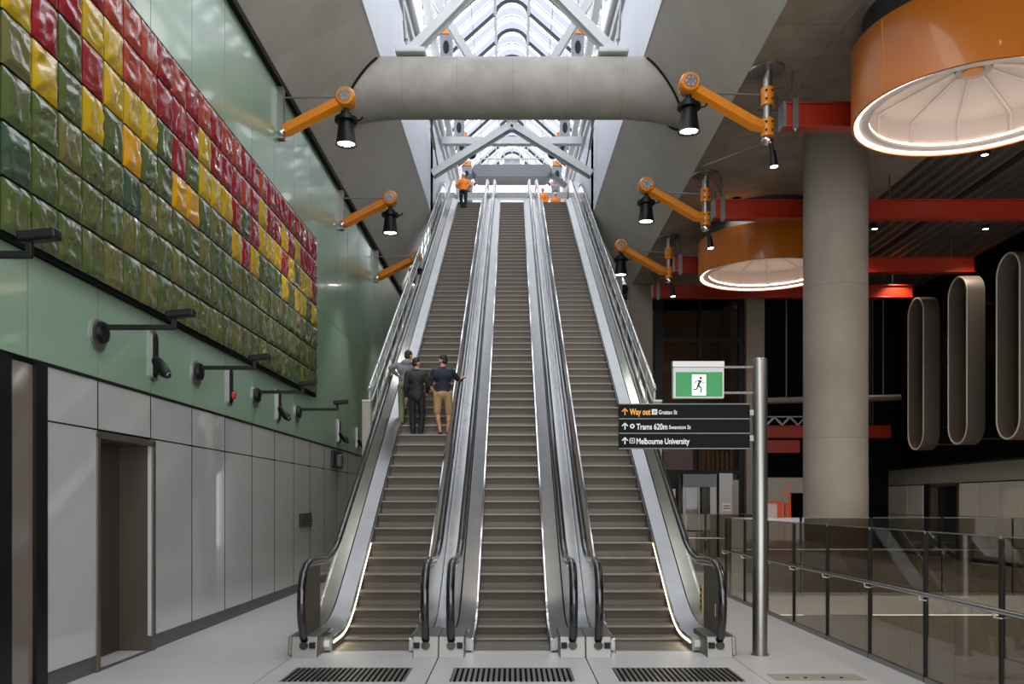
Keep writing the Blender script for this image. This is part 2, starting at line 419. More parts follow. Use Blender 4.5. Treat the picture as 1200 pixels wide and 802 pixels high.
for s,side in ((-1,'left'),(1,'right')):
    t=thing('steel_brace','pale steel brace rising to the %s from the ridge of the far A-frame'%side,'steel brace',(0,34.2,16.6))
    mb=MB(); mb.ibeam((s*.15,34.1,16.7),(s*2.9,30.5,19.6),.24,.34,.05,'white_steel',up=(0,1,0)); mb.build('rafter',t)
    t=thing('tension_rod','slim tie rod with turnbuckle beside the %s shaft wall'%side,'tie rod',(s*3.0,22,12.9))
    mb=MB(); mb.tube([(s*2.55,21.6,12.9),(s*3.02,24,16.4)],.025,'steel_d',8); mb.build('rod',t)
    mb=MB(); mb.tube([(s*2.62,21.95,13.4),(s*2.72,22.45,14.15)],.05,'steel_d',8); mb.build('turnbuckle',t)
    t=thing('tension_rod','slim tie rod dropping from the far A-frame foot at %s'%side,'tie rod',(s*2.95,34.3,14.6))
    mb=MB(); mb.tube([(s*2.85,34.2,14.9),(s*3.05,30,16.6)],.03,'steel_d',8); mb.build('rod',t)
    mb=MB(); mb.tube([(s*2.9,33.3,15.25),(s*2.95,32.4,15.65)],.055,'steel_d',8); mb.build('turnbuckle',t)

# skylight roof on eaves at z 20, ridge 23
EZ=19.9; EX=3.35; RZ=22.9; RR=.72
def roofprof(off=0.):
    pts=[]
    a=math.atan2(RZ-.35-EZ,EX-RR*.7)
    pts.append((-EX-off,EZ)); 
    pts.append((-RR*.95-off*.7,RZ-.62+off*.7))
    for k in range(9):
        th=PI-.35-(PI-.7)*k/8.; pts.append((math.cos(th)*(RR+off),RZ-RR-.15+math.sin(th)*(RR+off)+.05))
    pts.append((RR*.95+off*.7,RZ-.62+off*.7)); pts.append((EX+off,EZ))
    return pts
sk=thing('skylight','long glazed skylight with rounded ridge over the escalator shaft','skylight',(0,30,EZ))
y=14.
k=0
while y<53:
    mb=MB(); dk=(k%2==0)
    P=roofprof(); mb.tube([(p[0],y,p[1]) for p in P],.085 if dk else .035,'rib_dark' if dk else 'white_steel',6)
    mb.build('glazing_rib',sk,smooth=True); y+=1.14; k+=1
for px_,pz in ((-RR*.97,RZ-.66),(RR*.97,RZ-.66),(-EX,EZ),(EX,EZ)):
    mb=MB(); mb.beam((px_,6,pz),(px_,53,pz),.12,.16,'white_steel'); mb.build('purlin',sk)
for s in (-1,1):
    for f in (.33,.66):
        px_=s*(EX+(RR-EX)*f); pz=EZ+(RZ-.62-EZ)*f
        mb=MB(); mb.beam((px_,6,pz+.05),(px_,53,pz+.05),.04,.05,'white_steel'); mb.build('glazing_bar',sk)
P=roofprof(.06); y=14.-1.14*6; k=0
M['frosted']=glass('pale_frosted_roof_glass',(128,130,142),.03)
ms=(MB(),MB())
while y<52.9:
    y2=min(y+.57,53); ms[k%2].strip([(p[0],y,p[1]) for p in P],[(p[0],y2,p[1]) for p in P],('roofglass','frosted')[k%2]); y=y2; k+=1
ms[0].build('clear_roof_glass',sk,recalc=False); ms[1].build('frosted_roof_glass',sk,recalc=False)
# side framing between shaft wall head and eaves
for s,side in ((-1,'left'),(1,'right')):
    t=thing('clerestory_frame','pale steel posts and rails carrying the %s edge of the skylight'%side,'steel frame',(s*3.2,30,15.5))
    y=18.
    while y<53:
        mb=MB(); mb.beam((s*(SX+.04),y,13.2+.115*y),(s*EX,y,EZ),.26,.3,'white_steel',up=(0,1,0)); mb.build('post',t); y+=3.42
    mb=MB(); mb.beam((s*(SX-.0),9,13.2+.115*9),(s*(SX-.0),53,13.2+.115*53),.22,.3,'white_steel'); mb.build('wall_head_rail',t)
    mb=MB(); mb.tube([(s*(SX-.16),12,14.85),(s*(SX-.16),52,19.4)],.12,'white_steel',12); mb.build('round_rail',t,smooth=True)
    mb=MB(); mb.beam((s*(SX+.02),12,15.3),(s*(SX+.02),52,19.6),.1,.28,'dark'); mb.build('louvre_strip',t)  # dark louvre strip behind the round rail
    mb=MB(); mb.beam((s*(SX-.3),14,18.3),(s*(SX-.3),52,18.9),.24,.34,'white_steel'); mb.build('gutter_beam',t)
    # service units with orange collars
    for i,(px,py) in enumerate(((523,56),(538,150),(541,172),(547,205),(549,228))):
        d=2.5*F/(600-px); z=Z_at(py,d)
        u=thing('service_unit',['topmost grey service unit','second highest grey service unit','third highest grey service unit','fourth highest grey service unit','lowest grey service unit'][i]+' with orange collar, %s side of the skylight'%side,'service unit',(s*2.5,d,z-.5),'service units hung along the skylight')
        mb=MB(); mb.box(s*2.5-.24,s*2.5+.24,d-.15,d+.25,z-.55,z+.45,'grey_steel'); mb.build('housing',u,bevel=.04)
        mb=MB(); mb.box(s*2.5-.27,s*2.5+.27,d-.18,d+.28,z+.45,z+.68,'orange'); mb.build('collar',u)
        mb=MB(); mb.ball((s*2.5,d-.15,z-.05),(.12,.05,.26),'black'); mb.build('louvre',u,smooth=True)
        mb=MB(); mb.tube([(s*2.5,d+.05,z+.6),(s*2.5,d+.05,18.6+.25+z*.0 if z+.6<18.6 else z+1.3)],.05,'white_steel',8); mb.build('hanger',u)

# upper landing at the head of the escalators
LZ=15.3; YT=40.4
mb=MB(); mb.box(-3.1,3.1,YT,53,LZ-.4,LZ,'conc'); struct(mb,'floor')
mb=MB()
mb.beam((-3.1,46.5,18.05),(3.1,46.5,18.05),.3,.3,'white_steel'); tag(mb.build('cross_beam'),'pale straight cross beam just above the top landing','beam')
mb=MB(); mb.beam((-3.0,38,17.45),(3.0,38,17.45),.28,.3,'white_steel'); tag(mb.build('cross_beam'),'pale straight cross beam just behind the low A-frame ridge','beam')
t=thing('gantry','grey boxed gantry with railings hanging above the top landing','gantry',(0,45,18.2))
mb=MB()
mb.prism([(-1.75,18.35),(1.75,18.35),(2.05,18.75),(1.85,19.0),(-1.85,19.0),(-2.05,18.75)],'xz',44.6,45.8,'grey_steel'); mb.build('box_girder',t,bevel=.03)
for s in (-1,1):
    mb=MB(); mb.beam((s*1.9,45.2,18.7),(s*2.75,45.2,18.1),.22,.3,'grey_steel',up=(0,1,0)); mb.build('bracket',t)
    mb=MB(); mb.lathe([(.0,-.12),(.2,-.12),(.26,0),(.2,.12),(0,.12)],(s*2.05,44.6,19.5),'black',14,'y'); mb.build('speaker',t,smooth=True)
mb=MB()
for i in range(9): mb.tube([(-1.6+.4*i,44.8,18.95),(-1.6+.4*i,44.8,20.0)],.03,'white_steel',6)
for z in (19.35,20.0): mb.tube([(-1.65,44.8,z),(1.65,44.8,z)],.04,'white_steel',6)
mb.build('railing',t)
mb=MB(); mb.box(-.4,.4,44.9,45.3,19.0,19.5,'white_steel'); mb.build('control_cabinet',t,bevel=.03)
# end frame of the skylight
t=thing('end_arch','pale arched end frame closing the far end of the skylight','frame',(0,52.5,LZ))
mb=MB(); mb.tube([(1.55*math.cos(PI*k/20),52.5,19.8+2.3*math.sin(PI*k/20)) for k in range(21)],.09,'grey_steel',8); mb.build('arch',t,smooth=True)
for xx in (-2.9,-1.55,1.55,2.9):
    mb=MB(); mb.box(xx-.07,xx+.07,52.4,52.6,LZ,20.,'white_steel'); mb.build('mullion',t)
for zz in (18.9,19.9):
    mb=MB(); mb.box(-3.1,3.1,52.4,52.6,zz-.06,zz+.06,'white_steel'); mb.build('transom',t)

# ================================================================== ESCALATORS
Y0,Y1=12.2,13.4; TY0,TY1=38.7,39.9
def prof(y):
    if y<=Y0: return 0.
    if y<Y1: return (y-Y0)**2/(2*(Y1-Y0))*T30
    if y<=TY0: return (y-12.8)*T30
    zt0=(TY0-12.8)*T30
    if y<TY1: u=y-TY0; return zt0+T30*(u-u*u/(2*(TY1-TY0)))
    return zt0+T30*(TY1-TY0)/2
YS=[11.6,12.2]+[12.2+.1*i for i in range(1,13)]+[13.4+i*1.5 for i in range(1,17)]+[38.7+.15*i for i in range(0,9)]+[41.0]
YS=sorted(set(round(v,3) for v in YS))
def band(mb,x0,x1,z0,z1,ys,mt,z0b=None,z1b=None):
    z0b=z0 if z0b is None else z0b; z1b=z1 if z1b is None else z1b
    rings=[[(x0,y,prof(y)+z0),(x1,y,prof(y)+z0b),(x1,y,prof(y)+z1b),(x0,y,prof(y)+z1)] for y in ys]
    mb.loft(rings,mt)
# one step mesh shared by all steps
smb=MB(); 
pf=[(0,-.02),(.004,-.0),(.40,-.0),(.40,-.03),(.05,-.05),(.045,-.24),(.03,-.24),(.028,-.14),(.012,-.06)]
smb.prism([(a,b) for a,b in pf],'yz',-.5,.5,'riser')
smb.box(-.5,.5,.002,.40,.0,.006,'step')
smb.box(-.5,.5,-.004,.012,-.012,.008,'strip_nose' if 'strip_nose' in M else 'step')
HO=.765
def handrail_path(x):
    pts=[(11.42,.10),(11.24,.17),(11.10,.30),(11.02,.5),(11.0,.7),(11.03,.9),(11.11,1.06),(11.26,1.16),(11.5,1.20),(11.8,1.20),(12.1,1.19)]
    P=[(x,a,b) for a,b in pts]
    for y in YS:
        if y>=12.2: P.append((x,y,prof(y)+1.185-.14*min(1,max(0,(y-12.2)/1.4))))
    P += [(x,41.3,LZ+1.05),(x,41.5,LZ+.95),(x,41.6,LZ+.7),(x,41.5,LZ+.4),(x,41.3,LZ+.3)]
    return P
first_step=None
def escalator(cx,label,outer):
    global first_step
    t=thing('escalator',label,'escalator',(cx,11.6,0))
    for s in (-1,1):
        X=lambda a: cx+s*a
        mb=MB(); band(mb,X(.503),X(.525),-.12,.17,YS,'steel_d'); mb.build('skirt',t)
        mb=MB(); band(mb,X(.525),X(HO-.015),.02,.17,YS,'deck_steel',z0b=.02,z1b=.27); mb.build('inner_deck',t,smooth=30)
        mb=MB(); band(mb,X(.505),X(.53),.17,.19,YS,'chrome'); mb.build('deck_trim',t)
        gy=[y for y in YS if y>=11.6]
        mb=MB(); band(mb,X(HO-.006),X(HO+.006),.26,1.08,([12.06,12.2]+gy[2:]) if s==outer else ([11.56]+gy[1:]),'glass'); mb.build('glass_panel',t)
        mb=MB(); P=handrail_path(X(HO)); mb.tube(P,.055,'rubber',12,sx=.95,sz=.75); mb.build('handrail',t,smooth=True)
        mb=MB(); q=[(p[0],p[1]+(.06 if p[1]<11.3 else 0),p[2]-(.055 if p[1]>=11.12 else 0)) for p in P[1:-3]]; mb.tube(q,.028,'steel',6); mb.build('handrail_guide',t,smooth=True)
        # newel infill plate
        isout=(s==outer); ne=12.05 if isout else 11.55
        pl=[(11.42,.2),(11.24,.26),(11.13,.42),(11.08,.6),(11.08,.8),(11.12,.97),(11.25,1.09),(11.45,1.13),(ne,1.13),(ne,.2)]
        mb=MB(); mb.prism(pl,'yz',X(HO-.012),X(HO+.012),'bronze' if isout else 'glass'); mb.build('newel_panel',t)
        # base shoe
        mb=MB(); a,b=sorted((X(.60),X(.925))); 
        mb.hexa([(a,11.12,0),(b,11.12,0),(b,12.0,0),(a,12.0,0),(a,11.18,.27),(b,11.18,.27),(b,12.0,.27),(a,12.0,.27)],'shoe_steel')
        if isout:
            a,b=sorted((X(.925),X(1.02))); mb.hexa([(a,11.35,0),(b,11.35,0),(b,12.3,0),(a,12.3,0),(a,11.38,.24),(b,11.38,.24),(b,12.3,.24),(a,12.3,.24)],'shoe_steel')
        sh=mb.build('newel_base',t,bevel=.012)
        mb=MB(); mb.box(X(.655)-.035,X(.655)+.035,11.10,11.16,.13,.20,'black'); mb.build('sensor_window',sh)
        mb=MB(); mb.lathe([(0,-.03),(.05,-.03),(.058,0),(.05,.02),(0,.02)],(X(HO),11.14,.16),'rubber',14,'y'); mb.build('handrail_inlet',sh,smooth=True)
        # deck outside the glass
        lim=.924 if not isout else 1.02
        mb=MB(); band(mb,X(HO+.012),X(lim),.0,.24,[12.0]+[y for y in YS if y>12.0],'steel'); mb.build('outer_deck',t)
        if isout:
            ys2=[y for y in YS if y>=12.0]
            mb=MB(); rings=[[(X(1.0),y,max(0.005,prof(y)-1.15)),(X(1.03),y,max(0.005,prof(y)-1.15)),(X(1.03),y,prof(y)+.22),(X(1.0),y,prof(y)+.22)] for y in ys2]
            mb.loft(rings,'steel_d'); mb.build('side_cladding',t)
            mb=MB(); band(mb,X(.497),X(.503),.105,.135,[11.7,12.2,12.4,12.6,12.8,13.0,13.2,13.4,14.0,14.8],'strip'); mb.build('skirt_light',t)
            mb=MB(); a,b=sorted((X(.53),X(.60))); mb.box(a,b,11.55,11.62,.08,.16,'white'); mb.build('floor_light',t)
        if s==-1:
            mb=MB(); pl=X(.62); mb.box(pl-.04,pl+.04,11.95,12.1,.232,.236,'sticker_y'); mb.box(pl-.04,pl+.05,11.8,11.94,.232,.236,'sticker_b')
            st=mb.build('safety_sticker',t)
    for k in range(76):
        y=11.62+.4*k
        if y>40.3: break
        z=prof(y+.2)
        if first_step is None:
            o=MB(); o.v=smb.v; o.f=smb.f; o.mi=smb.mi; o.mats=smb.mats
            ob=o.build('step'); first_step=ob; ob.parent=t
        else:
            ob=first_step.copy(); C.objects.link(ob); ob.parent=t
        ob.location=(0,y-11.6,z+.012)
    mb=MB(); ys3=[y for y in YS if y>=12.2]
    rings=[[(cx-.9,y,max(0.003,prof(y)-1.15)),(cx+.9,y,max(.003,prof(y)-1.15)),(cx+.9,y,max(.005,prof(y)-1.05)),(cx-.9,y,max(.005,prof(y)-1.05))] for y in ys3]
    mb.loft(rings,'steel_d'); mb.build('truss_soffit',t)
    mb=MB(); mb.box(cx-.5,cx+.5,11.45,11.63,-.0,.014,'plate'); mb.build('comb_plate',t)
    return t
M['sticker_y']=mat('yellow_sticker',(210,180,40),.4); M['sticker_b']=mat('blue_sticker',(90,150,200),.4)
EP=1.85
e1=escalator(-EP,'left escalator with standing riders, nearest the green wall',-1)
e2=escalator(0,'middle escalator, empty, between the other two',0)
e3=escalator(EP,'right escalator beside the hanging way-out sign, no riders low down',1)
# little pictogram sticker on the right newel glass
mb=MB(); xg=EP+HO-.011; mb.box(xg-.006,xg-.002,12.14,12.28,.46,.82,'sticker_y'); st=mb.build('warning_sticker',e3)
mb=MB()
for z in (.50,.58,.66,.74): mb.box(xg-.009,xg-.006,12.16,12.26,z,z+.04,'black')
mb.build('pictogram',st)
mb=MB(); mb.box(xg-.006,xg-.002,11.33,11.36,.5,.66,'white'); mb.build('rating_label',e3)

# landing plates with grilles, one in front of each escalator
for cx,lab in ((-EP,'left'),(0,'middle'),(EP,'right')):
    t=thing('landing_plate','pale metal floor plate with grille before the %s escalator'%lab,'floor plate',(cx,10,0),'landing plates')
    mb=MB(); mb.box(cx-.918,cx+.918,9.45,11.45,.001,.012,'plate'); mb.build('plate',t)
    mb=MB(); mb.box(cx-.68,cx+.68,9.62,10.42,.0125,.014,'blackm'); g=mb.build('grille_pit',t)
    mb=MB()
    for i in range(23): mb.box(cx-.67+i*.0602,cx-.67+i*.0602+.03,9.63,10.41,.0125,.022,'steel_d')
    mb.build('grille',t)
mb=MB()
for xx in (-2.78,-.925,.925,2.78): mb.box(xx-.007,xx+.007,9.45,11.45,.0,.004,'dark')
mb.box(-2.78,2.78,9.43,9.45,0,.004,'dark'); struct(mb,'trim_7')
mb=MB(); mb.box(2.9,3.9,9.75,10.1,.001,.006,'stone_dk'); 
for i in range(4): mb.box(3.05+i*.2,3.08+i*.2,9.85,9.9,.006,.012,'dark')
tag(mb.build('access_hatch'),'thin brown floor hatch cover beside the sign post','hatch')

# guardrails outside the outer escalators
for s,side in ((-1,'left'),(1,'right')):
    x=s*3.02
    t=thing('guardrail','stainless sloping guardrail climbing along the %s flank of the escalators'%side,'guardrail',(x,18.7,prof(18.7)))
    yy=[18.7,25,32,37,38.7,39.1,39.5,39.9,41]
    for off in (.95,.52):
        mb=MB(); mb.tube([(x,y,prof(y)+off) for y in yy],.035 if off>.8 else .022,'steel',8); mb.build('rail',t,smooth=True)
    mb=MB(); mb.loft([[(x-.04,y,prof(y)+.0),(x+.04,y,prof(y)+.0),(x+.04,y,prof(y)+.12),(x-.04,y,prof(y)+.12)] for y in yy],'steel'); mb.build('base_rail',t)
    y=18.8
    while y<40.6:
        mb=MB(); mb.beam((x,y,prof(y)+.05),(x,y+.05,prof(y+.05)+.95),.03,.07,'steel_d',up=(0,1,0)); mb.ball((x-s*.03,y,prof(y)+.98),.03,'steel'); mb.build('post',t); y+=1.15
    mb=MB(); mb.loft([[(x-.008,y,prof(y)+.14),(x+.008,y,prof(y)+.14),(x+.008,y,prof(y)+.90),(x-.008,y,prof(y)+.90)] for y in yy],'glass'); mb.build('infill_glass',t)
    mb=MB(); mb.box(x-.09-s*0,x+.09,18.4,18.62,0,4.05,'stone_dk'); mb.box(x-.1,x+.1,18.39,18.63,4.05,4.1,'steel_d')
    tag(mb.build('end_post',bevel=.01),'tall beige end post below the foot of the %s sloping guardrail'%side,'post')

# ================================================================== MURAL
cols=['GGGYRRR'[:7]]*0
grid=[  # each string: rows bottom..top (7)
 'GBGLYRR','GGGYROR','GGLGGRO','GGGYRYR','LGGGYYO','GLBAYOO','LGLGYOO','GGLGGRR','GLGARRO','LGGAGRR',
 'GGLGYYO','LGGLYRR','GGGGYRO','LGLYRRO','GLGRGOR','GGLYRRR','LGLGYYO','GLGGYRR','GGLGYRR','LGGYROR',
 'GLGGYRR','GGLYGYR','LGGYYRR','GLGGYRR','GGLYRRR']
grid[19]='LGGYRYR'
mu=thing('tile_mural','large mural of crumpled glazed tiles in red, yellow and green','mural',(WX(14),14,4.44))
mz0=4.47; mp=.515; cw=.4972; y00=20.62-25*cw
mb=MB(); wbox(mb,.02,.08,y00-.03,20.66,mz0-.05,mz0+7*mp+.03,'blackm'); mb.build('backing_frame',mu)
mb=MB(); N=14
for ci,colr in enumerate(grid):
    for ri,ch in enumerate(colr):
        y0=y00+ci*cw+.012; z0=mz0+ri*mp+.012; w=cw-.028; h=mp-.028
        seed=Vector((random.random()*50,random.random()*50,random.random()*50)); vs=[]
        ang=random.random()*PI
        for i in range(N+1):
            for j in range(N+1):
                u=i/N; v=j/N
                e=min(1,min(u,1-u,v,1-v)*7)
                p=Vector((u*2.4*math.cos(ang)+v*2.4*math.sin(ang),-u*1.3*math.sin(ang)+v*1.3*math.cos(ang),0))+seed
                n1=noise.noise(p); n2=noise.noise(p*2.1+Vector((3,1,7)))
                d=(1-min(1,abs(n1)*3.4))*.019+(n2*.013)+(1-min(1,abs(n2)*4))*.010
                vs.append(W(.10+e*(.018+d),y0+u*w,z0+v*h))
        o=len(vs)
        fs=[(i*(N+1)+j,(i+1)*(N+1)+j,(i+1)*(N+1)+j+1,i*(N+1)+j+1) for i in range(N) for j in range(N)]
        mb.add(vs,fs,'tile'+ch)
        mb.add([W(.08,y0,z0),W(.08,y0+w,z0),W(.08,y0+w,z0+h),W(.08,y0,z0+h),W(.10,y0,z0),W(.10,y0+w,z0),W(.10,y0+w,z0+h),W(.10,y0,z0+h)],[(0,1,5,4),(1,2,6,5),(2,3,7,6),(3,0,4,7)],'tile'+ch)
ob=mb.build('glazed_tiles',mu,recalc=False); ob.data.shade_smooth(); ob.data.set_sharp_from_angle(angle=math.radians(50))

# wall lamps on arms below the mural
def warm(y,label):
    x=WX(y); t=thing('wall_arm_light',label,'wall light',(x,y,3.9),'black arm lights below the mural')
    mb=MB(); mb.lathe([(0,0),(.19,0),(.19,.025),(.15,.04),(0,.04)],(x,y,3.89),'steel_d',24,'x'); mb.build('rim',t,smooth=True)
    mb=MB(); mb.lathe([(0,.04),(.13,.04),(.12,.09),(0,.09)],(x,y,3.92),'black',20,'x'); mb.build('mount',t,smooth=True)
    mb=MB(); mb.beam((x+.06,y,3.98),(x+.90,y,3.98),.045,.06,'black'); mb.beam((x+.88,y,3.96),(x+.88,y,4.10),.05,.05,'black'); mb.build('arm',t,bevel=.006)
    mb=MB(); mb.beam((x+.80,y,4.12),(x+1.12,y,4.15),.13,.09,'black'); mb.build('lamp_head',t,bevel=.02)
for y,l in ((7.25,'black arm light at the left picture edge, nearest to viewer'),(10.24,'black arm light nearest the service door, left of the first camera'),(13.3,'black arm light between the first camera and the red-tipped oval device'),(16.2,'black arm light under the lower right part of the mural'),(19.2,'black arm light under the mural corner, farthest along the wall')): warm(y,l)
def cam(y,z,label,red=False,s=1.,body=True,group='oval wall devices'):
    x=WX(y); t=thing('wall_camera' if body and not red else 'wall_device',label,'camera' if body and not red else 'wall device',(x,y,z-.34),group)
    ring=[(y+.085*s*math.cos(th)*(1),z+.25*s*(1 if math.sin(th)>0 else -1)+.085*s*math.sin(th)) for th in [2*PI*k/24+.01 for k in range(24)]]
    mb=MB(); mb.prism(ring,'yz',x,x+.04,'steel_d'); mb.build('oval_plate',t)
    r2=[(y+(a-y)*.7,z+(b-z)*.86) for a,b in ring]; mb=MB(); mb.prism(r2,'yz',x+.041,x+.06,'black'); mb.build('oval_insert',t)
    if red:
        mb=MB(); mb.ball((x+.08,y,z-.16),(.05,.05,.07),'red'); mb.build('red_indicator',t,smooth=True); return
    mb=MB(); mb.tube([(x+.05,y,z-.05),(x+.10,y,z-.12)],.045,'black',10); mb.build('bracket',t,smooth=True)
    mb=MB(); mb.tube([(x+.03,y-.02,z-.04),(x+.10,y-.06,z-.10),(x+.22,y-.12,z-.24),(x+.25,y-.13,z-.27)],[.05,.075,.075,.06],'black',14); b=mb.build('camera_body',t,smooth=True)
    mb=MB(); mb.ball((x+.255,y-.135,z-.275),.05,'rubber'); mb.build('lens',b,smooth=True)
cam(11.74,3.9,'black cylindrical camera on oval plate above the service door')
cam(14.77,3.9,'oval wall device with a small red tip, below the mural',red=True)
cam(17.7,3.9,'second black camera on oval plate along the green wall')
cam(23.5,3.85,'third black camera on oval plate, beyond the mural corner')
cam(26.1,3.85,'slim oval wall device farthest along the wall, near the guardrail',red=False)
# vents
mb=MB(); wbox(mb,0,.02,19.4,20.5,1.42,1.72,'black'); 
for i in range(5): wbox(mb,.02,.035,19.42,20.48,1.44+.055*i,1.465+.055*i,'skirtb')
tag(mb.build('wall_vent'),'black slotted vent low in the white wall panels','vent')
mb=MB(); wbox(mb,0,.08,22.6,23.7,2.86,3.3,'black'); wbox(mb,.08,.2,22.9,23.2,2.9,3.2,'skirtb'); wbox(mb,.08,.14,23.3,23.6,2.92,3.24,'steel_d')
tag(mb.build('junction_box',bevel=.01),'black box fitting in the upper strip of white wall panels','wall box')

# ================================================================== ORANGE LAMP ARMS
def lamp_head(t,x,y,z,on=True):
    # z = pivot height, body hangs below
    mb=MB(); mb.tube([(x,y,z-.10),(x,y,z-.34)],.055,'black',10); mb.build('stem',t,smooth=True)
    mb=MB(); mb.lathe([(0,-.28),(.12,-.28),(.12,-.36),(.23,-.37),(.23,-.44),(.13,-.46),(0,-.46)],(x,y,z),'black',24); mb.build('heat_sink',t,smooth=True)
    mb=MB(); mb.lathe([(.0,-.44),(.155,-.44),(.165,-.60),(.20,-.86),(.215,-.90),(.19,-.90),(.175,-.86),(0,-.86)],(x,y,z),'black',28,cap=False); b=mb.build('lamp_body',t,smooth=True)
    mb=MB()
    for i in range(7):
        for j in range(7):
            u=(i-3)*.048+(j%2)*.024; v=(j-3)*.046
            if u*u+v*v<.155**2: mb.lathe([(0,0),(.018,0),(.018,-.012),(0,-.012)],(x+u,y+v,z-.862),'led',8)
    mb.build('led_cluster',b)
    mb=MB(); mb.tube([(x+.14,y,z-.42),(x+.30,y-.05,z-.42),(x+.34,y-.05,z-.36)],.02,'black',6); mb.build('cable_box',t)
    l=bpy.data.lights.new('lamp_beam','SPOT'); l.energy=260; l.spot_size=math.radians(75); l.spot_blend=.6; l.color=(1,.93,.84); l.shadow_soft_size=.15
    lo=bpy.data.objects.new('lamp_beam',l); C.objects.link(lo); lo.parent=t; lo.location=Vector((x,y,z-.93))-t.location
def knuckle(t,x,y,z):
    mb=MB(); mb.lathe([(0,-.17),(.17,-.17),(.2,-.12),(.2,.12),(.17,.17),(0,.17)],(x,y,z),'orange',20,'y'); k=mb.build('knuckle',t,smooth=True)
    mb=MB(); mb.lathe([(0,-.20),(.12,-.20),(.13,-.17),(0,-.17)],(x,y,z),'chrome',20,'y')
    for a in range(6): mb.lathe([(0,-.215),(.022,-.215),(.022,-.2),(0,-.2)],(x+.08*math.cos(a*PI/3),y,z+.08*math.sin(a*PI/3)),'steel_d',6,'y')
    mb.build('hub_cap',k,smooth=True)
def left_arm(y,label):
    x=WX(y); t=thing('arm_floodlight',label,'floodlight',(x,y,9.3),'orange arm floodlights')
    mb=MB(); mb.beam((x+.03,y,9.22),(x+.03,y,10.25),.16,.06,'steel_d',up=(0,1,0)); mb.box(x,x+.12,y-.09,y-.06,9.22,10.25,'steel_d'); mb.box(x,x+.12,y+.06,y+.09,9.22,10.25,'steel_d'); mb.build('wall_bracket',t)
    ex=x+1.36
    mb=MB(); mb.tube([(x+.06,y,9.36),(x+.2,y,9.43),(ex-.05,y,10.0)],[.11,.15,.14],'orange',6); mb.build('arm',t)
    mb=MB(); mb.ball((x+.09,y-.08,9.34),.085,'chrome'); mb.build('pivot',t,smooth=True)
    knuckle(t,ex,y,10.04); lamp_head(t,ex,y,10.02)
    mb=MB(); mb.tube([(x+.06,y,10.06),(ex,y,10.08)],.02,'steel_d',6); mb.build('tie_rod',t)
for y,l in ((17.75,'orange arm floodlight on the green wall, nearest and highest on the left'),(23.6,'orange arm floodlight on the green wall, middle one of the left row'),(29.2,'orange arm floodlight on the green wall, farthest of the left row')): left_arm(y,l)
def right_arm(y,label):
    x=4.95; t=thing('arm_floodlight',label,'floodlight',(x,y,10.38),'orange arm floodlights')
    mb=MB(); mb.lathe([(0,0),(.33,0),(.33,-.05),(.12,-.07),(0,-.07)],(x,y,10.37),'steel_d',28); mb.build('ceiling_flange',t,smooth=True)
    mb=MB(); mb.tube([(x,y,10.32),(x,y,9.02)],.085,'steel_d',16); mb.build('pole',t,smooth=True)
    for z in (9.82,9.22):
        mb=MB(); mb.lathe([(.0,-.17),(.125,-.17),(.125,.17),(0,.17)],(x,y,z),'orange',20)
        for a in (-.06,.06):
            for q in (-.08,.08): mb.lathe([(0,-.15),(.02,-.15),(.02,-.12),(0,-.12)],(x+a,y,z+q),'black',6,'y')
        mb.build('collar',t,smooth=True)
    ex=x-1.52
    mb=MB(); mb.tube([(x-.08,y,9.25),(x-.25,y,9.30),(ex+.05,y,10.0)],[.12,.15,.14],'orange',6); mb.build('arm',t)
    mb=MB(); mb.ball((x,y,8.98),(.12,.12,.1),'chrome'); mb.build('end_cap',t,smooth=True)
    mb=MB(); mb.tube([(x+.06,y,8.95),(x+.10,y,8.75)],.04,'black',8); mb.tube([(x+.10,y,8.78),(x+.13,y,8.48)],[.06,.085],'black',14); s_=mb.build('small_spot',t,smooth=True)
    mb=MB(); mb.tube([(x+.13,y,8.478),(x+.131,y,8.468)],.07,'led',14); mb.build('spot_lens',s_)
    knuckle(t,ex,y,10.06); lamp_head(t,ex,y,10.04)
    mb=MB(); mb.tube([(ex+.1,y,9.92),(x-.1,y,9.86)],.02,'steel_d',6); mb.build('tie_rod',t)
for y,l in ((17.2,'orange arm floodlight on ceiling pole, nearest on the right'),(22.7,'orange arm floodlight on ceiling pole, middle one of the right row'),(28.0,'orange arm floodlight on ceiling pole, farthest of the right row')): right_arm(y,l)

# red cross beams
def redbeam(y,x0,x1,label,z=9.48,h=.48):
    t=thing('red_beam',label,'beam',(x0,y,z),'red steel cross beams')
    mb=MB(); mb.ibeam((x0,y,z),(x1,y,z),.3,h,.03,'red'); mb.box(x0,x1,y-.09,y-.05,z-h/2+.03,z+h/2-.03,'red'); mb.build('girder',t,bevel=.008)
    mb=MB(); mb.box(x0-.06,x0,y-.16,y+.16,z-h/2,z+h/2,'steel_d'); mb.box(x0+.12,x0+.24,y-.17,y-.13,z-h/2-.06,z+h/2+.06,'steel_d')
    mb.tube([(x0+.18,y,z+h/2),(x0+.18,y,10.38)],.025,'pipe',6); mb.build('hanger_bracket',t)
    mb=MB(); mb.tube([(x0+.18,y-.1,z+.3),(x0-.05,y-.1,10.3)],.02,'pipe',6); mb.ball((x0+.18,y-.15,z-h/2-.07),.04,'steel_d'); mb.build('stay',t)
    for xx in (x0+4.5,x1-.7):
        mb=MB(); mb.tube([(xx,y,z+h/2),(xx,y,10.4)],.025,'pipe',6); mb.build('hanger',t)
redbeam(17.3,5.3,15.4,'nearest red steel beam, running behind the large orange drum lamp')
redbeam(22.8,5.2,15.6,'second red steel beam, crossing above the small orange drum lamp')
redbeam(28.1,5.12,14.6,'third red steel beam, ending short of the oval wall loops')
redbeam(32.2,5.1,14.5,'farthest red steel beam under the ceiling',z=9.62,h=.46)
redbeam(35.2,9.7,15.0,'low red beam far back behind the concrete column',z=4.78,h=.5)
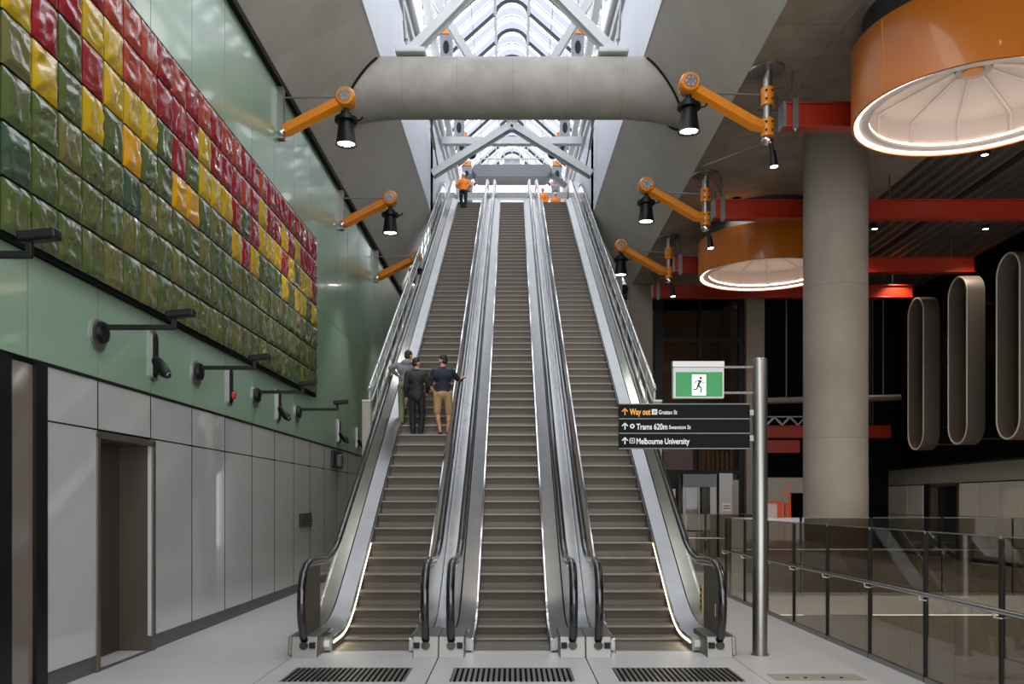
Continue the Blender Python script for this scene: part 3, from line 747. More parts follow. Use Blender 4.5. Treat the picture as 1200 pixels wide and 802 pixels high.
mb=MB(); mb.beam((9.75,35.3,4.2),(11.4,35.3,4.2),.3,.5,'red'); mb.box(9.9,10.1,35.3,35.99,4.0,4.4,'red'); tag(mb.build('red_ledge'),'short dim red beam end below the low far red beam','beam')
mb=MB()
for i in range(7):
    x0=9.75+.62*i; mb.beam((x0,35.1,5.35),(x0+.31,35.1,5.05),.06,.08,'steel'); mb.beam((x0+.31,35.1,5.05),(x0+.62,35.1,5.35),.06,.08,'steel')
mb.beam((9.7,35.1,5.37),(14.1,35.1,5.37),.06,.05,'steel'); tag(mb.build('lattice_girder'),'small zigzag lattice girder resting on the low far red beam','girder')
# ceiling pipes
for i,y in enumerate((18.4,24.0)):
    mb=MB(); mb.tube([(5.15,y,10.05),(15,y,10.05)],.045,'pipe',8); mb.tube([(5.15,y+.2,10.18),(15,y+.2,10.18)],.03,'pipe',8)
    for xx in (5.5,8,10.5,13): mb.tube([(xx,y,10.05),(xx,y,10.45)],.02,'pipe',6)
    tag(mb.build('ceiling_pipe'),['pair of thin pipes under the ceiling behind the nearest red beam','pair of thin pipes under the ceiling behind the second red beam'][i],'pipe')
for i,(a,b) in enumerate((((5.35,17.0,9.75),(6.0,13.6,10.35)),((5.02,17.15,8.95),(4.75,22.0,10.30)))):
    mb=MB(); mb.tube([a,b],.03,'pipe',8); tag(mb.build('diagonal_rod'),['slanting steel rod running up towards the large drum lamp','slanting steel rod behind the nearest right floodlight pole'][i],'rod')
# downlights
def downlight(x,d,z,label,en=350):
    t=thing('downlight',label,'downlight',(x,d,z),'ceiling downlights')
    mb=MB(); mb.lathe([(0,.14),(.12,.14),(.12,-.02),(.09,-.02),(.09,.0),(0,.0)],(x,d,z),'black',18); mb.build('can',t,smooth=True)
    mb=MB(); mb.lathe([(0,0),(.075,0),(.075,-.012),(0,-.012)],(x,d,z),'down',16); mb.build('lens',t)
    l=bpy.data.lights.new('downlight_beam','SPOT'); l.energy=en; l.spot_size=math.radians(110); l.spot_blend=.7; l.color=(1,.86,.72); l.shadow_soft_size=.08
    lo=bpy.data.objects.new('downlight_beam',l); C.objects.link(lo); lo.parent=t; lo.location=(0,0,-.05)
for x,d in ((7.,6.),(10.5,6.),(7.,10.),(10.5,10.),(11.,14.),(10.4,17.),(13.8,17.),(6.2,24.5),(6.5,30.5),(9.5,31.)):  # extra fittings added to brighten the dark opening and lobby
    downlight(x,d,10.32 if x<10.1 else 10.36,'added downlight brightening the opening and lobby, above the picture',230 if d<20 else 150)
for i,(px,py,z) in enumerate(((1154,181,10.3),(1025,268,10.3),(1155,268,10.3),(1057,316,10.3),(790,325,9.6),(1105,336,10.3),(852,359,9.0),(857,394,8.4))):
    if i in (1,3,2,5,0):
        d=(z-H)*F/(CY-py); x=X_at(px,d)
        downlight(x,d,z,['downlight beside the large drum lamp','downlight just right of the concrete column','downlight below the second red beam, far right','downlight below the third red beam','','farthest right downlight under the corrugated ceiling'][i],60 if i==5 else 220)

# ================================================================== DRUM LAMPS
def drum(cx,cy,zb,R,h,label):
    t=thing('drum_lamp',label,'pendant lamp',(cx,cy,zb),'orange drum lamps')
    mb=MB(); mb.lathe([(R-.05,.0),(R,.0),(R,h),(R-.25,h),(R-.25,h-.03),(R-.05,h-.03),(R-.05,0)],(cx,cy,zb),'orange_drum',96,cap=False)
    for a in (200,290,20,110):
        th=math.radians(a); mb.box(cx+R*math.cos(th)-.01,cx+R*math.cos(th)+.01,cy+R*math.sin(th)-.012,cy+R*math.sin(th)+.012,zb+.03,zb+h-.02,'orange')
    mb.build('shell',t,smooth=True)
    mb=MB(); mb.lathe([(R-.18,h-.05),(R-.18,10.379-zb)],(cx,cy,zb),'neck',80,cap=False); mb.build('neck',t,smooth=True)
    mb=MB(); mb.lathe([(R-.06,.03),(R-.06,.06),(R-.115,.06),(R-.115,.03),(R-.06,.03)],(cx,cy,zb),'ledring',96,cap=False); mb.build('light_ring',t,smooth=True)
    mb=MB(); mb.lathe([(R-.115,.05),(R-.30,.05),(R-.30,.10)],(cx,cy,zb),'white',96,cap=False); mb.build('rim',t,smooth=True)
    mb=MB(); mb.lathe([(R-.30,.10),(R-.30,.125)],(cx,cy,zb),'ledsoft',96,cap=False); mb.build('inner_light_ring',t)
    mb=MB(); mb.lathe([(R-.27,.12),(R-.27,.50),(R-.42,.56),(.34,.80),(.0,.80)],(cx,cy,zb),'white',96,cap=False); mb.build('reflector',t,smooth=True)
    mb=MB(); mb.lathe([(0,.70),(.28,.70),(.32,.80)],(cx,cy,zb),'steel_d',32,cap=False); hb=mb.build('hub',t,smooth=True)
    mb=MB(); mb.lathe([(0,.68),(.17,.68),(.17,.70)],(cx,cy,zb),'orange',24,cap=False); mb.build('hub_cap',hb)
    for k in range(12):
        th=2*PI*k/12+.2; c,s=math.cos(th),math.sin(th)
        mb=MB(); q=[(R-.29,.14),(R-.29,.48),(R-.44,.54),(.30,.77)]
        mb.tube([(cx+r*c,cy+r*s,zb+z) for r,z in q],.03,'white',6); mb.build('reflector_rib',t,smooth=True)
M['ledsoft']=mat('lit_cove',(255,226,205),.5,emit=9.0)
M['neck']=mat('dark_grey_neck',(46,50,54),.5)
drum(7.85,15.1,8.6,1.95,1.25,'large orange drum lamp at the upper right, lit from within')
drum(7.45,26.0,8.62,1.95,1.0,'smaller-looking orange drum lamp partly hidden by the concrete column')

# ================================================================== COLUMNS
mb=MB(); mb.lathe([(.70,-5.2),(.70,10.38)],(7.36,20.2,0),'conc_col',64,cap=True)
ob=tag(mb.build('concrete_column',smooth=True),'tall round concrete column at right with balustrade in front','column')
mb=MB(); mb.box(7.36-.715,7.36-.60,19.7,20.0,0,10.38,'conc_col'); mb.build('corner_strip',ob) if False else None
mb=MB(); mb.box(4.55,5.42,34.2,34.98,0,10.37,'conc_col'); tag(mb.build('concrete_pier',bevel=.02),'square concrete pier behind the right guardrail, left of the dark glazing','pier')
mb=MB(); mb.box(8.98,9.68,34.0,34.8,0,10.37,'conc_col'); tag(mb.build('concrete_pier',bevel=.02),'square concrete pier behind the sign post, right of the dark glazing','pier')

# ================================================================== OVAL LOOPS ON THE RIGHT WALL
def loop(yc,zc,label):
    t=thing('wall_loop',label,'ventilation loop',(RX-.9,yc,zc-2.65),'oval loops on the black wall')
    hw=.62; hh=2.66
    def ring(w,h): return [(yc+w*math.cos(th),zc+(h-w)*(1 if math.sin(th)>=0 else -1)+w*math.sin(th)) for th in [2*PI*(k+.5)/48 for k in range(48)]]
    xo=RX-1.24; xi=RX-.70
    A=ring(hw,hh); B=ring(hw-.07,hh-.07)
    mb=MB(); n=48
    vs=[(xo,a,b) for a,b in A]+[(xo,a,b) for a,b in B]+[(xi,a,b) for a,b in A]+[(xi,a,b) for a,b in B]
    fs=[]
    for i in range(n):
        j=(i+1)%n
        fs += [(i,j,n+j,n+i),(2*n+j,2*n+i,3*n+i,3*n+j),(j,i,2*n+i,2*n+j),(n+i,n+j,3*n+j,3*n+i)]
    mb.add(vs,fs,'loopm'); mb.build('band',t,smooth=True)
    mb=MB(); mb.tube([(xo,a,b) for a,b in ring(hw-.035,hh-.035)],.03,'loope',6,closed=True); mb.build('edge_bead',t,smooth=True)
    mb=MB(); mb.prism(ring(hw-.08,hh-.08),'yz',xi-.06,xi,'mesh'); mb.build('mesh_back',t)
    for z in (zc-1.8,zc+1.8):
        mb=MB(); mb.beam((xi-.02,yc,z),(RX+.62,yc,z),.08,.08,'black'); mb.build('bracket',t)
    mb=MB(); mb.tube([(xo+.3,yc+.85,zc-2.3),(xo+.3,yc+.85,zc-2.5)],.09,'steel_d',12); mb.beam((xo+.3,yc+.85,zc-2.4),(RX+.62,yc+.85,zc-2.4),.04,.04,'steel_d'); 
    tag(mb.build('wall_spotlight',smooth=True),'small steel spotlight beside '+label,'spotlight','wall spotlights by the loops')
M['loopm']=mat('taupe_loop_metal',(96,86,76),.45,metal=.2); M['loope']=mat('pale_loop_edge',(196,184,168),.4)
M['mesh']=mat('brown_mesh',(58,48,40),.7,noise_s=60,noise_a=.5)
loop(30.9,6.45,'the farthest oval metal loop, left of the row')
loop(28.0,6.45,'the second oval metal loop from the column')
loop(25.15,6.4,'the third oval metal loop from the column, second largest')
loop(22.4,6.4,'the oval metal loop cut by the right picture edge')

# ================================================================== BALUSTRADES
def balustrade(label,p0,p1,n,name='glass_balustrade',rail_side=-1,teal=True,top=1.64,rail=.97):
    p0=Vector(p0); p1=Vector(p1); d=(p1-p0).normalized(); nrm=Vector((d.y,-d.x,0))*rail_side; L=(p1-p0).length/n
    t=thing(name,label,'balustrade',p0)
    for i in range(n+1):
        q=p0+d*L*i; mb=MB(); mb.beam(q+Vector((0,0,.0)),q+Vector((0,0,top-.02)),.014,.055,'black',up=nrm); mb.build('post',t)
        if i<n:
            a=q+d*.03; b=q+d*(L-.03)
            mb=MB(); mb.beam(a+Vector((0,0,top/2+.02)),b+Vector((0,0,top/2+.02)),.014,top-.04,'bglass'); g=mb.build('glass_panel',t)
            mb=MB(); mb.beam(a+Vector((0,0,top)),b+Vector((0,0,top)),.014,.012,'edge'); mb.build('top_edge',g)
            if teal:
                mb=MB(); mb.beam(a+Vector((0,0,rail+.03)),a+Vector((0,0,top)),.016,.02,'tealedge',up=nrm); mb.build('teal_edge',g)
        mb=MB(); mb.tube([q+Vector((0,0,rail-.08)),q+nrm*.07+Vector((0,0,rail-.07)),q+nrm*.08+Vector((0,0,rail-.02))],.012,'steel',6); mb.build('rail_bracket',t)
    mb=MB(); mb.tube([p0+nrm*.08+Vector((0,0,rail)),p1+nrm*.08+Vector((0,0,rail))],.025,'steel',10); mb.build('handrail',t,smooth=True)
    mb=MB(); mb.beam(p0+Vector((0,0,.03)),p1+Vector((0,0,.03)),.05,.06,'steel_d'); mb.build('base_channel',t)
    return t
M['edge']=mat('pale_glass_edge',(120,126,120),.3)
balustrade('long glass balustrade along the right edge of the landing floor',(4.5,5.15,0),(4.5,18.65,0),9,rail_side=-1)
balustrade('far glass balustrade across the back of the opening, below the column',(4.62,18.8,0),(12.1,18.8,0),5,rail_side=1,teal=False)
balustrade('short glass barrier in front of the glazed lift lobby',(4.0,25.,0),(6.9,25.,0),2,rail_side=1,teal=False)

# ================================================================== SIGN POST
SY=11.4
def sx(px): return X_at(px,SY)
def sz(py): return Z_at(py,SY)
t=thing('sign_post','tall stainless sign post standing on the floor right of the escalators','sign post',(sx(890.5),SY,0))
mb=MB(); mb.lathe([(.094,0),(.094,3.79),(.08,3.81),(0,3.81)],(sx(890.5),SY,0),'steel_d',32); mb.build('pole',t,smooth=True)
mb=MB(); mb.lathe([(.115,0),(.115,.015),(.094,.016)],(sx(890.5),SY,0),'steel_d',32); mb.build('base_ring',t)
for a,b in ((429,432),(459,462)):
    mb=MB(); mb.tube([(sx(848),SY,sz((a+b)/2)),(sx(884),SY,sz((a+b)/2))],.017,'steel',8); mb.build('exit_sign_bracket',t)
for py in (484,514):
    mb=MB(); mb.box(sx(876),sx(885),SY-.03,SY+.03,sz(py)-.04,sz(py)+.04,'shoe_steel'); mb.build('board_clamp',t,bevel=.004)
t=thing('direction_sign','black three-line direction board reading Way out, Trams 620m and Melbourne University','sign',(sx(802),SY,sz(526)))
M['signblk']=mat('satin_black_sign',(7,7,8),.55,spec=.12)
mb=MB(); mb.box(sx(725),sx(878),SY-.03,SY+.03,sz(526.5),sz(474),'signblk'); mb.build('board',t)
M['signblk']=mat('satin_black_sign',(14,15,16),.4)
M['txtw']=mat('white_lettering',(225,225,220),.5); M['txto']=mat('amber_lettering',(236,160,20),.5); M['signline']=mat('grey_sign_rule',(120,122,122),.5)
mb=MB()
for py in (474,491.3,508.3,526): mb.box(sx(725),sx(878),SY-.034,SY-.028,sz(py)-.006,sz(py)+.006,'signline')
mb.build('divider_lines',t)
fy=SY-.033
def arrow(px,py,mt):
    mb=MB(); x=sx(px); z=sz(py); mb.beam((x,fy,z-.045),(x,fy,z+.03),.004,.014,mt,up=(1,0,0))
    mb.beam((x-.036,fy,z+.002),(x+.002,fy,z+.042),.004,.013,mt,up=(1,0,0)); mb.beam((x+.036,fy,z+.002),(x-.002,fy,z+.042),.004,.013,mt,up=(1,0,0))
    mb.build('arrow',t)
for py,mt in ((483,'txto'),(500,'txtw'),(517,'txtw')): arrow(732,py,mt)
text_mesh('Way out',.108,(sx(737.5),fy,sz(486.5)),'lettering',t,'txto',.002,.0035,width=24.5*SY/F)
text_mesh('Grattan St',.075,(sx(771.5),fy,sz(486)),'lettering',t,'txtw',.002,.001,width=21.5*SY/F)
text_mesh('Trams 620m',.105,(sx(745.5),fy,sz(503.8)),'lettering',t,'txtw',.002,.002,width=36*SY/F)
text_mesh('Swanston St',.07,(sx(783.5),fy,sz(503.3)),'lettering',t,'txtw',.002,.001,width=25.5*SY/F)
text_mesh('Melbourne University',.105,(sx(745.5),fy,sz(520.8)),'lettering',t,'txtw',.002,.002,width=62*SY/F)
mb=MB(); x=sx(766.5); z=sz(483.3); mb.box(x-.034,x+.034,fy-.002,fy+.002,z-.034,z+.034,'txtw'); mb.box(x-.014,x-.004,fy-.004,fy-.002,z-.02,z+.02,'signblk'); mb.box(x+.006,x+.016,fy-.004,fy-.002,z-.02,z+.02,'signblk'); mb.build('exit_icon',t)
mb=MB(); x=sx(740.5); z=sz(500); mb.lathe([(0,-.003),(.03,-.003),(.03,.002),(0,.002)],(x,fy,z),'txtw',20,'y'); mb.box(x-.012,x+.012,fy-.005,fy-.003,z-.014,z+.016,'signblk'); mb.build('tram_icon',t)
mb=MB(); x=sx(740.5); z=sz(517); 
for a,b,c,d_ in ((-.034,.034,.024,.034),(-.034,.034,-.034,-.024),(-.034,-.024,-.034,.034),(.024,.034,-.034,.034)): mb.box(x+a,x+b,fy-.002,fy+.002,z+c,z+d_,'txtw')
mb.box(x-.014,x+.014,fy-.002,fy+.002,z-.004,z+.004,'txtw'); mb.box(x-.004,x+.004,fy-.002,fy+.002,z-.014,z+.014,'txtw'); mb.build('station_icon',t)
# exit sign
t=thing('exit_sign','lit green running-man exit sign above the direction board','exit sign',(sx(817.5),SY,sz(468)))
M['exitg']=mat('lit_green_sign',(0,112,48),.4,emit=.32); M['exitw']=mat('lit_white_sign',(245,255,245),.4,emit=.85); M['exitf']=mat('sign_figure_green',(8,70,36),.5,emit=.06)
mb=MB(); mb.box(sx(788),sx(847.5),SY-.05,SY+.05,sz(467.5),sz(430),'white_steel'); mb.build('frame',t,bevel=.006)
mb=MB(); mb.box(sx(787),sx(848),SY-.06,SY+.06,sz(431.5),sz(424),'steel_d'); mb.build('housing',t,bevel=.006)
mb=MB(); mb.box(sx(791),sx(845.5),SY-.056,SY-.05,sz(465.5),sz(437),'exitg'); fc=mb.build('face',t)
mb=MB(); mb.box(sx(810),sx(826),SY-.058,SY-.055,sz(464),sz(440),'exitw'); mb.build('doorway_symbol',fc)
mb=MB(); k=F/SY; fx=sx(818.5); fz=sz(452); u=1/k*.93; yy=SY-.061
def fb(a,b,w): mb.beam((fx+a[0]*u,yy,fz+a[1]*u),(fx+b[0]*u,yy,fz+b[1]*u),.004,w*u,'exitf',up=(1,0,0)) if abs(a[0]-b[0])<abs(a[1]-b[1]) else mb.beam((fx+a[0]*u,yy,fz+a[1]*u),(fx+b[0]*u,yy,fz+b[1]*u),.004,w*u,'exitf',up=(0,0,1))
mb.lathe([(0,-.002),(1.9*u,-.002),(1.9*u,.002),(0,.002)],(fx+1.5*u,yy,fz+8.6*u),'exitf',16,'y')
fb((1.2,6),(-1.6,-1),3.4); fb((.8,5.2),(-4,4.6),1.5); fb((-4,4.6),(-6,1.5),1.4); fb((1.5,5.2),(4.2,2.2),1.5); fb((4.2,2.2),(7,3),1.4)
fb((-1.4,-1),(2.8,-4.2),2.2); fb((2.8,-4.2),(1.6,-10),1.9); fb((-1.8,-1),(-3.6,-5.6),2.2); fb((-3.6,-5.6),(-8,-6),1.7)
mb.build('running_figure',fc)

# ================================================================== LIFT LOBBY BEHIND (dark glazing between piers)
LY=34.4
def lx(px,d=LY): return X_at(px,d)
def lz(py,d=LY): return Z_at(py,d)
t=thing('glazed_screen','tall black-framed glazed screen between the two concrete piers','glazed screen',(7.2,LY,0))
gs=t
for a,b in ((767,777),(818,822),(865,876)):
    mb=MB(); mb.box(lx(a),lx(b),LY-.1,LY+.1,0,10.2,'black'); mb.build('mullion',t)
for a,b in ((318,332),(396,402),(472,477),(551,556)):
    mb=MB(); mb.box(lx(770),lx(874),LY-.09,LY+.09,lz(b),lz(a),'black'); mb.build('transom',t)
for a,b in ((777,818),(822,865)):
    mb=MB(); mb.box(lx(a),lx(b),LY-.01,LY+.01,lz(551),lz(332),'lobbyglass'); mb.build('pane',t)
M['rust']=mat('rust_panel',(128,66,46),.6,noise_s=1.5,noise_a=.2); M['curtain']=mat('pale_slat',(168,158,132),.6)
mb=MB(); mb.box(lx(778),lx(817),LY+.5,LY+.6,lz(550),lz(528),'rust'); mb.build('rust_panel',gs)
mb=MB()
for i in range(7): mb.box(lx(826+i*5.6),lx(826+i*5.6+3.2),LY+.5,LY+.56,lz(550),lz(528),'curtain')
mb.build('slatted_panel',gs)
# lift
t=thing('lift','steel-framed glass lift car standing behind the short barrier','lift',(lx(821),32,0))
D=32.
mb=MB()
for a,b in ((800,804),(832,840)): mb.box(lx(a,D),lx(b,D),D,D+.3,0,lz(556,D),'steel_d')
mb.box(lx(800,D),lx(840,D),D-.03,D+.3,lz(571,D),lz(556,D),'grey_steel'); mb.build('portal',t,bevel=.01)
mb=MB(); mb.box(lx(804,D),lx(820,D),D+.1,D+.14,0.02,lz(571,D),'glass'); mb.box(lx(820,D),lx(832,D),D+.14,D+.18,0.02,lz(571,D),'glass'); mb.build('door',t)
mb=MB(); mb.box(lx(804,D),lx(832,D),D+1.8,D+1.9,0.02,lz(571,D),'bronze'); mb.build('car_back',t)
mb=MB(); mb.box(lx(819,D),lx(820.5,D),D+.06,D+.09,.02,lz(571,D),'steel_d'); mb.build('door_stile',t)
mb=MB(); mb.box(lx(842,D),lx(858,D),D-.1,D+.4,0,lz(555,D),'steel_d'); tag(mb.build('lift_pillar',bevel=.01),'dull steel pillar right of the lift portal with a small notice','pillar')
mb=MB(); mb.box(lx(845.5,D),lx(855.5,D),D-.13,D-.1,lz(599,D),lz(590,D),'white'); mb.box(lx(846.5,D),lx(854.5,D),D-.135,D-.13,lz(593.5,D),lz(592.5,D),'dark'); mb.box(lx(846.5,D),lx(854.5,D),D-.135,D-.13,lz(596.5,D),lz(595.5,D),'dark')
tag(mb.build('notice'),'small white notice fixed to the pillar beside the lift','notice')
mb=MB(); mb.box(lx(777,D),lx(795,D),D+.6,D+.7,lz(600,D),lz(573,D),'white'); mb.box(lx(779,D),lx(793,D),D+.59,D+.6,lz(597,D),lz(588,D),'grey_steel'); [mb.box(lx(a,D),lx(a+1.2,D),D+.6,D+.7,0,lz(600,D),'steel_d') for a in (779,791)]; tag(mb.build('poster'),'pale poster board left of the lift','poster')
mb=MB(); mb.box(lx(780,D),lx(800,D),D+.75,D+1.1,0,lz(556,D),'black'); mb.box(lx(860,D),lx(873,D),D+.9,D+1.0,0,lz(562,D),'stone_dk'); struct(mb,'wall_back')
# orange barrier / cabinet clutter
t=thing('orange_barrier','orange and white site screen standing behind the sign post','barrier',(9.6,30.5,0))
M['hiv']=mat('orange_plastic',(226,84,40),.5); D=30.5
mb=MB(); mb.box(lx(900,D),lx(912,D),D,D+.05,.25,lz(589,D),'pinkw'if 'pinkw' in M else 'white'); mb.build('white_sheet',t)
for a,b in ((911,917),(920,926)):
    mb=MB(); mb.box(lx(a,D),lx(b,D),D-.05,D+.1,.02,lz(590,D),'hiv'); mb.build('orange_panel',t)
mb=MB(); mb.box(lx(899,D),lx(918,D),D-.06,D,lz(590,D),lz(588,D),'hiv'); mb.box(lx(900,D),lx(926,D),D-.05,D+.1,0,.25,'hiv'); mb.build('orange_frame',t)
mb=MB(); D2=29.; mb.tube([(lx(926,D2),D2,0),(lx(926,D2),D2,lz(580,D2)),(lx(918,D2),D2,lz(578,D2)),(lx(926,D2),D2,lz(567,D2))],.035,'hiv',6); tag(mb.build('hoop'),'thin bent orange marker hoop above the orange screen','marker')
mb=MB(); mb.lathe([(.26,0),(.26,.05),(.19,.05),(.05,.62),(0,.62)],(lx(792,24),24,0),'hiv',20); tag(mb.build('traffic_cone',smooth=True),'small orange traffic cone seen behind the right handrail','cone')
mb=MB(); mb.box(lx(900,34),lx(1018,34),34,34.2,lz(578,34),lz(560,34),'stone_dk'); mb.box(lx(900,34),lx(925,34),34,34.4,0,lz(578,34),'stone_dk'); mb.box(lx(945,34),lx(1018,34),34,34.3,0,lz(578,34),'stone_dk'); struct(mb,'wall_back')
mb=MB(); mb.tube([(lx(898,33),33,Z_at(470,33)),(lx(1055,33),33,Z_at(466,33))],.12,'pipe',10); [mb.tube([(xx,33,5.75),(xx,33,10.38)],.025,'pipe',6) for xx in (10.2,13.8)]; tag(mb.build('duct',smooth=True),'grey duct running far back behind the column','duct')

# ================================================================== PEOPLE
M['skin']=mat('skin',(196,140,112),.55); M['hair']=mat('dark_hair',(24,20,18),.6); M['jkt']=mat('black_jacket',(24,23,24),.7)
M['navy']=mat('navy_shirt',(24,28,44),.8); M['khaki']=mat('khaki_shorts',(170,136,92),.8); M['grey']=mat('grey_hoodie',(112,114,116),.85)
M['hiva']=mat('orange_hivis',(255,140,30),.7); M['blk']=mat('black_trousers',(20,20,23),.75); M['shoe']=mat('dark_shoe',(28,24,24),.6)
M['tan']=mat('tan_boot',(176,124,80),.7); M['hat']=mat('white_helmet',(235,235,235),.35); M['olive']=mat('olive_trousers',(110,112,84),.8)
def capsule(mb,pts,rad,mt='skin',seg=12,fl=1.):
    P=[Vector(p) for p in pts]
    for i in range(len(P)):
        mb.ball(P[i],rad[i],mt,12,8)
    for i in range(len(P)-1): mb.tube([P[i],P[i+1]],[rad[i],rad[i+1]],mt,seg)
def remesh(ob,vox,sm=3):
    r=ob.modifiers.new('remesh','REMESH'); r.mode='VOXEL'; r.voxel_size=vox; r.use_smooth_shade=True
    s=ob.modifiers.new('smooth','SMOOTH'); s.iterations=sm; s.factor=.5
def person(loc,label,J,h=1.72,top='jkt',legs='blk',shoe='shoe',sleeves=1.,shorts=False,face=0.,vox=.013,hat=False,coatlen=0.,hood=None,group=None,longh=False):
    """J overrides joints in units of body height; the figure faces +y (away from camera), x to the right"""
    k=h
    B={'pel':(0,0,.53),'wst':(0,0,.60),'chs':(0,.0,.72),'nk':(0,.0,.82),'hd':(0,.01,.905),
       'hipL':(-.055,0,.51),'knL':(-.06,.02,.28),'anL':(-.06,0,.05),'hipR':(.055,0,.51),'knR':(.06,.02,.28),'anR':(.06,0,.05),
       'shL':(-.108,0,.775),'elL':(-.135,-.01,.61),'haL':(-.14,.03,.475),'shR':(.108,0,.775),'elR':(.135,-.01,.61),'haR':(.14,.03,.475)}
    B.update(J); L=Vector(loc)
    P={a:L+Vector(b)*k for a,b in B.items()}
    t=thing('person',label,'person',loc,group)
    mb=MB()
    # torso
    for a,r in (('pel',(.095,.065,.075)),('wst',(.08,.058,.08)),('chs',(.098,.066,.09))): mb.ball(P[a],tuple(v*k for v in r),'skin',16,10)
    capsule(mb,[P['pel'],P['wst'],P['chs']],[.058*k,.055*k,.06*k])
    capsule(mb,[P['chs'],P['nk'],P['hd']],[.05*k,.033*k,.035*k])
    hd=P['hd']; cf,sf=math.cos(face),math.sin(face)      # face = turn of head about z, 0 looks +y
    def HD(a,b,c): return hd+Vector((a*cf-b*sf,a*sf+b*cf,c))*k
    mb.ball(HD(0,0,.012),(.049*k,.058*k,.062*k),'skin',18,12); mb.ball(HD(0,.012,-.028),(.034*k,.038*k,.036*k),'skin',14,8)
    mb.ball(HD(0,.058,-.004),(.009*k,.014*k,.014*k),'skin',8,6)
    for s in (-1,1): mb.ball(HD(s*.047,-.004,-.002),(.007*k,.013*k,.018*k),'skin',8,6); mb.ball(HD(s*.02,.047,.012),(.012*k,.008*k,.007*k),'skin',8,6)
    mb.ball(HD(0,.047,-.034),(.018*k,.008*k,.006*k),'skin',8,6)
    for s in ('L','R'):
        capsule(mb,[P['hip'+s],P['kn'+s],P['an'+s]],[.052*k,(.031 if shorts else .024)*k,.02*k])
        mid=(P['kn'+s]*.68+P['an'+s]*.32)+Vector((0,-.008*k,0)); mb.ball(mid,(.030*k,.032*k,.06*k) if shorts else (.02*k,.02*k,.05*k),'skin')
        f=P['an'+s]; capsule(mb,[f+Vector((0,-.012,-.035*k)),f+Vector((0,.09*k,-.036*k))],[.02*k,.016*k])
        capsule(mb,[P['chs']+Vector((0,0,.06*k)),P['sh'+s]],[.035*k,.034*k]); capsule(mb,[P['sh'+s],P['el'+s],P['ha'+s]],[.031*k,.023*k,.014*k])
        # hand : palm and five fingers
        a=(P['ha'+s]-P['el'+s]).normalized(); side=a.cross(Vector((0,0,1)) if abs(a.z)<.8 else Vector((0,1,0))).normalized(); nrm=side.cross(a).normalized()
        hp=P['ha'+s]; capsule(mb,[hp,hp+a*.04*k],[.015*k,.018*k])
        for i in range(4):
            b0=hp+a*.048*k+side*(i-1.5)*.0095*k; Lf=(.032,.038,.036,.028)[i]*k
            capsule(mb,[b0,b0+a*Lf*.6+nrm*.004*k,b0+a*Lf*.9+nrm*.014*k],[.0055*k,.005*k,.0045*k],seg=8)
        b0=hp+a*.018*k+side*.016*k; capsule(mb,[b0,b0+side*.014*k+a*.016*k,b0+side*.016*k+a*.034*k],[.007*k,.006*k,.005*k],seg=8)
    body=mb.build('body',t,origin=None); remesh(body,vox*.8,2)
    # top garment
    mb=MB()
    for a,r in (('wst',(.098,.07,.10)),('chs',(.118,.08,.095))): mb.ball(P[a],tuple(v*k for v in r),top,16,10)
    zb=P['pel']+Vector((0,0,-coatlen*k)); mb.ball(P['pel']+Vector((0,0,.0)),(.104*k,.078*k,(.06+coatlen*.2)*k),top,16,10)
    capsule(mb,[zb,P['pel'],P['wst'],P['chs']],[.085*k,.08*k,.072*k,.075*k],top) if coatlen else capsule(mb,[P['pel'],P['wst'],P['chs']],[.075*k,.07*k,.075*k],top)
    capsule(mb,[P['chs'],P['nk']+Vector((0,0,-.012*k))],[.06*k,.042*k],top)
    for s in ('L','R'):
        capsule(mb,[P['chs']+Vector((0,0,.055*k)),P['sh'+s]],[.042*k,.034*k],top)
        e=P['sh'+s].lerp(P['el'+s],min(1,sleeves*1.0))
        if sleeves<1: capsule(mb,[P['sh'+s],e],[.040*k,.034*k],top)
        else: capsule(mb,[P['sh'+s],P['el'+s],P['el'+s].lerp(P['ha'+s],.92)],[.040*k,.031*k,.024*k],top)
    if hood: mb.ball(P['nk']+Vector((0,-.05*k,-.02*k)),(.07*k,.045*k,.05*k),top)
    g=mb.build('jacket' if sleeves>=1 else 'shirt',t); remesh(g,vox)
    mb=MB()
    mb.ball(P['pel']+Vector((0,-.006*k,-.02*k)),(.098*k,.076*k,.07*k),legs,16,10)
    for s in ('L','R'):
        if shorts: e=P['hip'+s].lerp(P['kn'+s],.95); capsule(mb,[P['hip'+s],e],[.056*k,.045*k],legs)
        else: capsule(mb,[P['hip'+s],P['kn'+s],P['an'+s]+Vector((0,0,.005*k))],[.056*k,.042*k,.034*k],legs)
    g=mb.build('shorts' if shorts else 'trousers',t); remesh(g,vox)
    for s in ('L','R'):
        f=P['an'+s]; mb=MB(); capsule(mb,[f+Vector((0,-.016*k,-.026*k)),f+Vector((0,.03*k,-.028*k)),f+Vector((0,.085*k,-.034*k))],[.026*k,.024*k,.018*k],shoe)
        g=mb.build('shoe',t); remesh(g,.011)
    mb=MB()
    if hat:
        mb.ball(HD(0,-.002,.035),(.058*k,.066*k,.052*k),'hat',18,10); mb.ball(HD(0,.04,.022),(.05*k,.05*k,.008*k),'hat',14,6); mb.build('helmet',t,smooth=True)
    else:
        mb.ball(HD(0,-.012,.03),(.051*k,.054*k,.052*k),'hair',18,10); mb.ball(HD(0,-.03,-.002),(.045*k,.034*k,.04*k),'hair',14,8)
        g=mb.build('hair',t); remesh(g,.012)
    return t
def stepz(y): # height of the tread carrying depth y
    k=math.floor((y-11.62)/.4); return prof(11.62+.4*k+.2)
yp=18.95
zp=stepz(yp)
px_=lambda p,d: X_at(p,d)
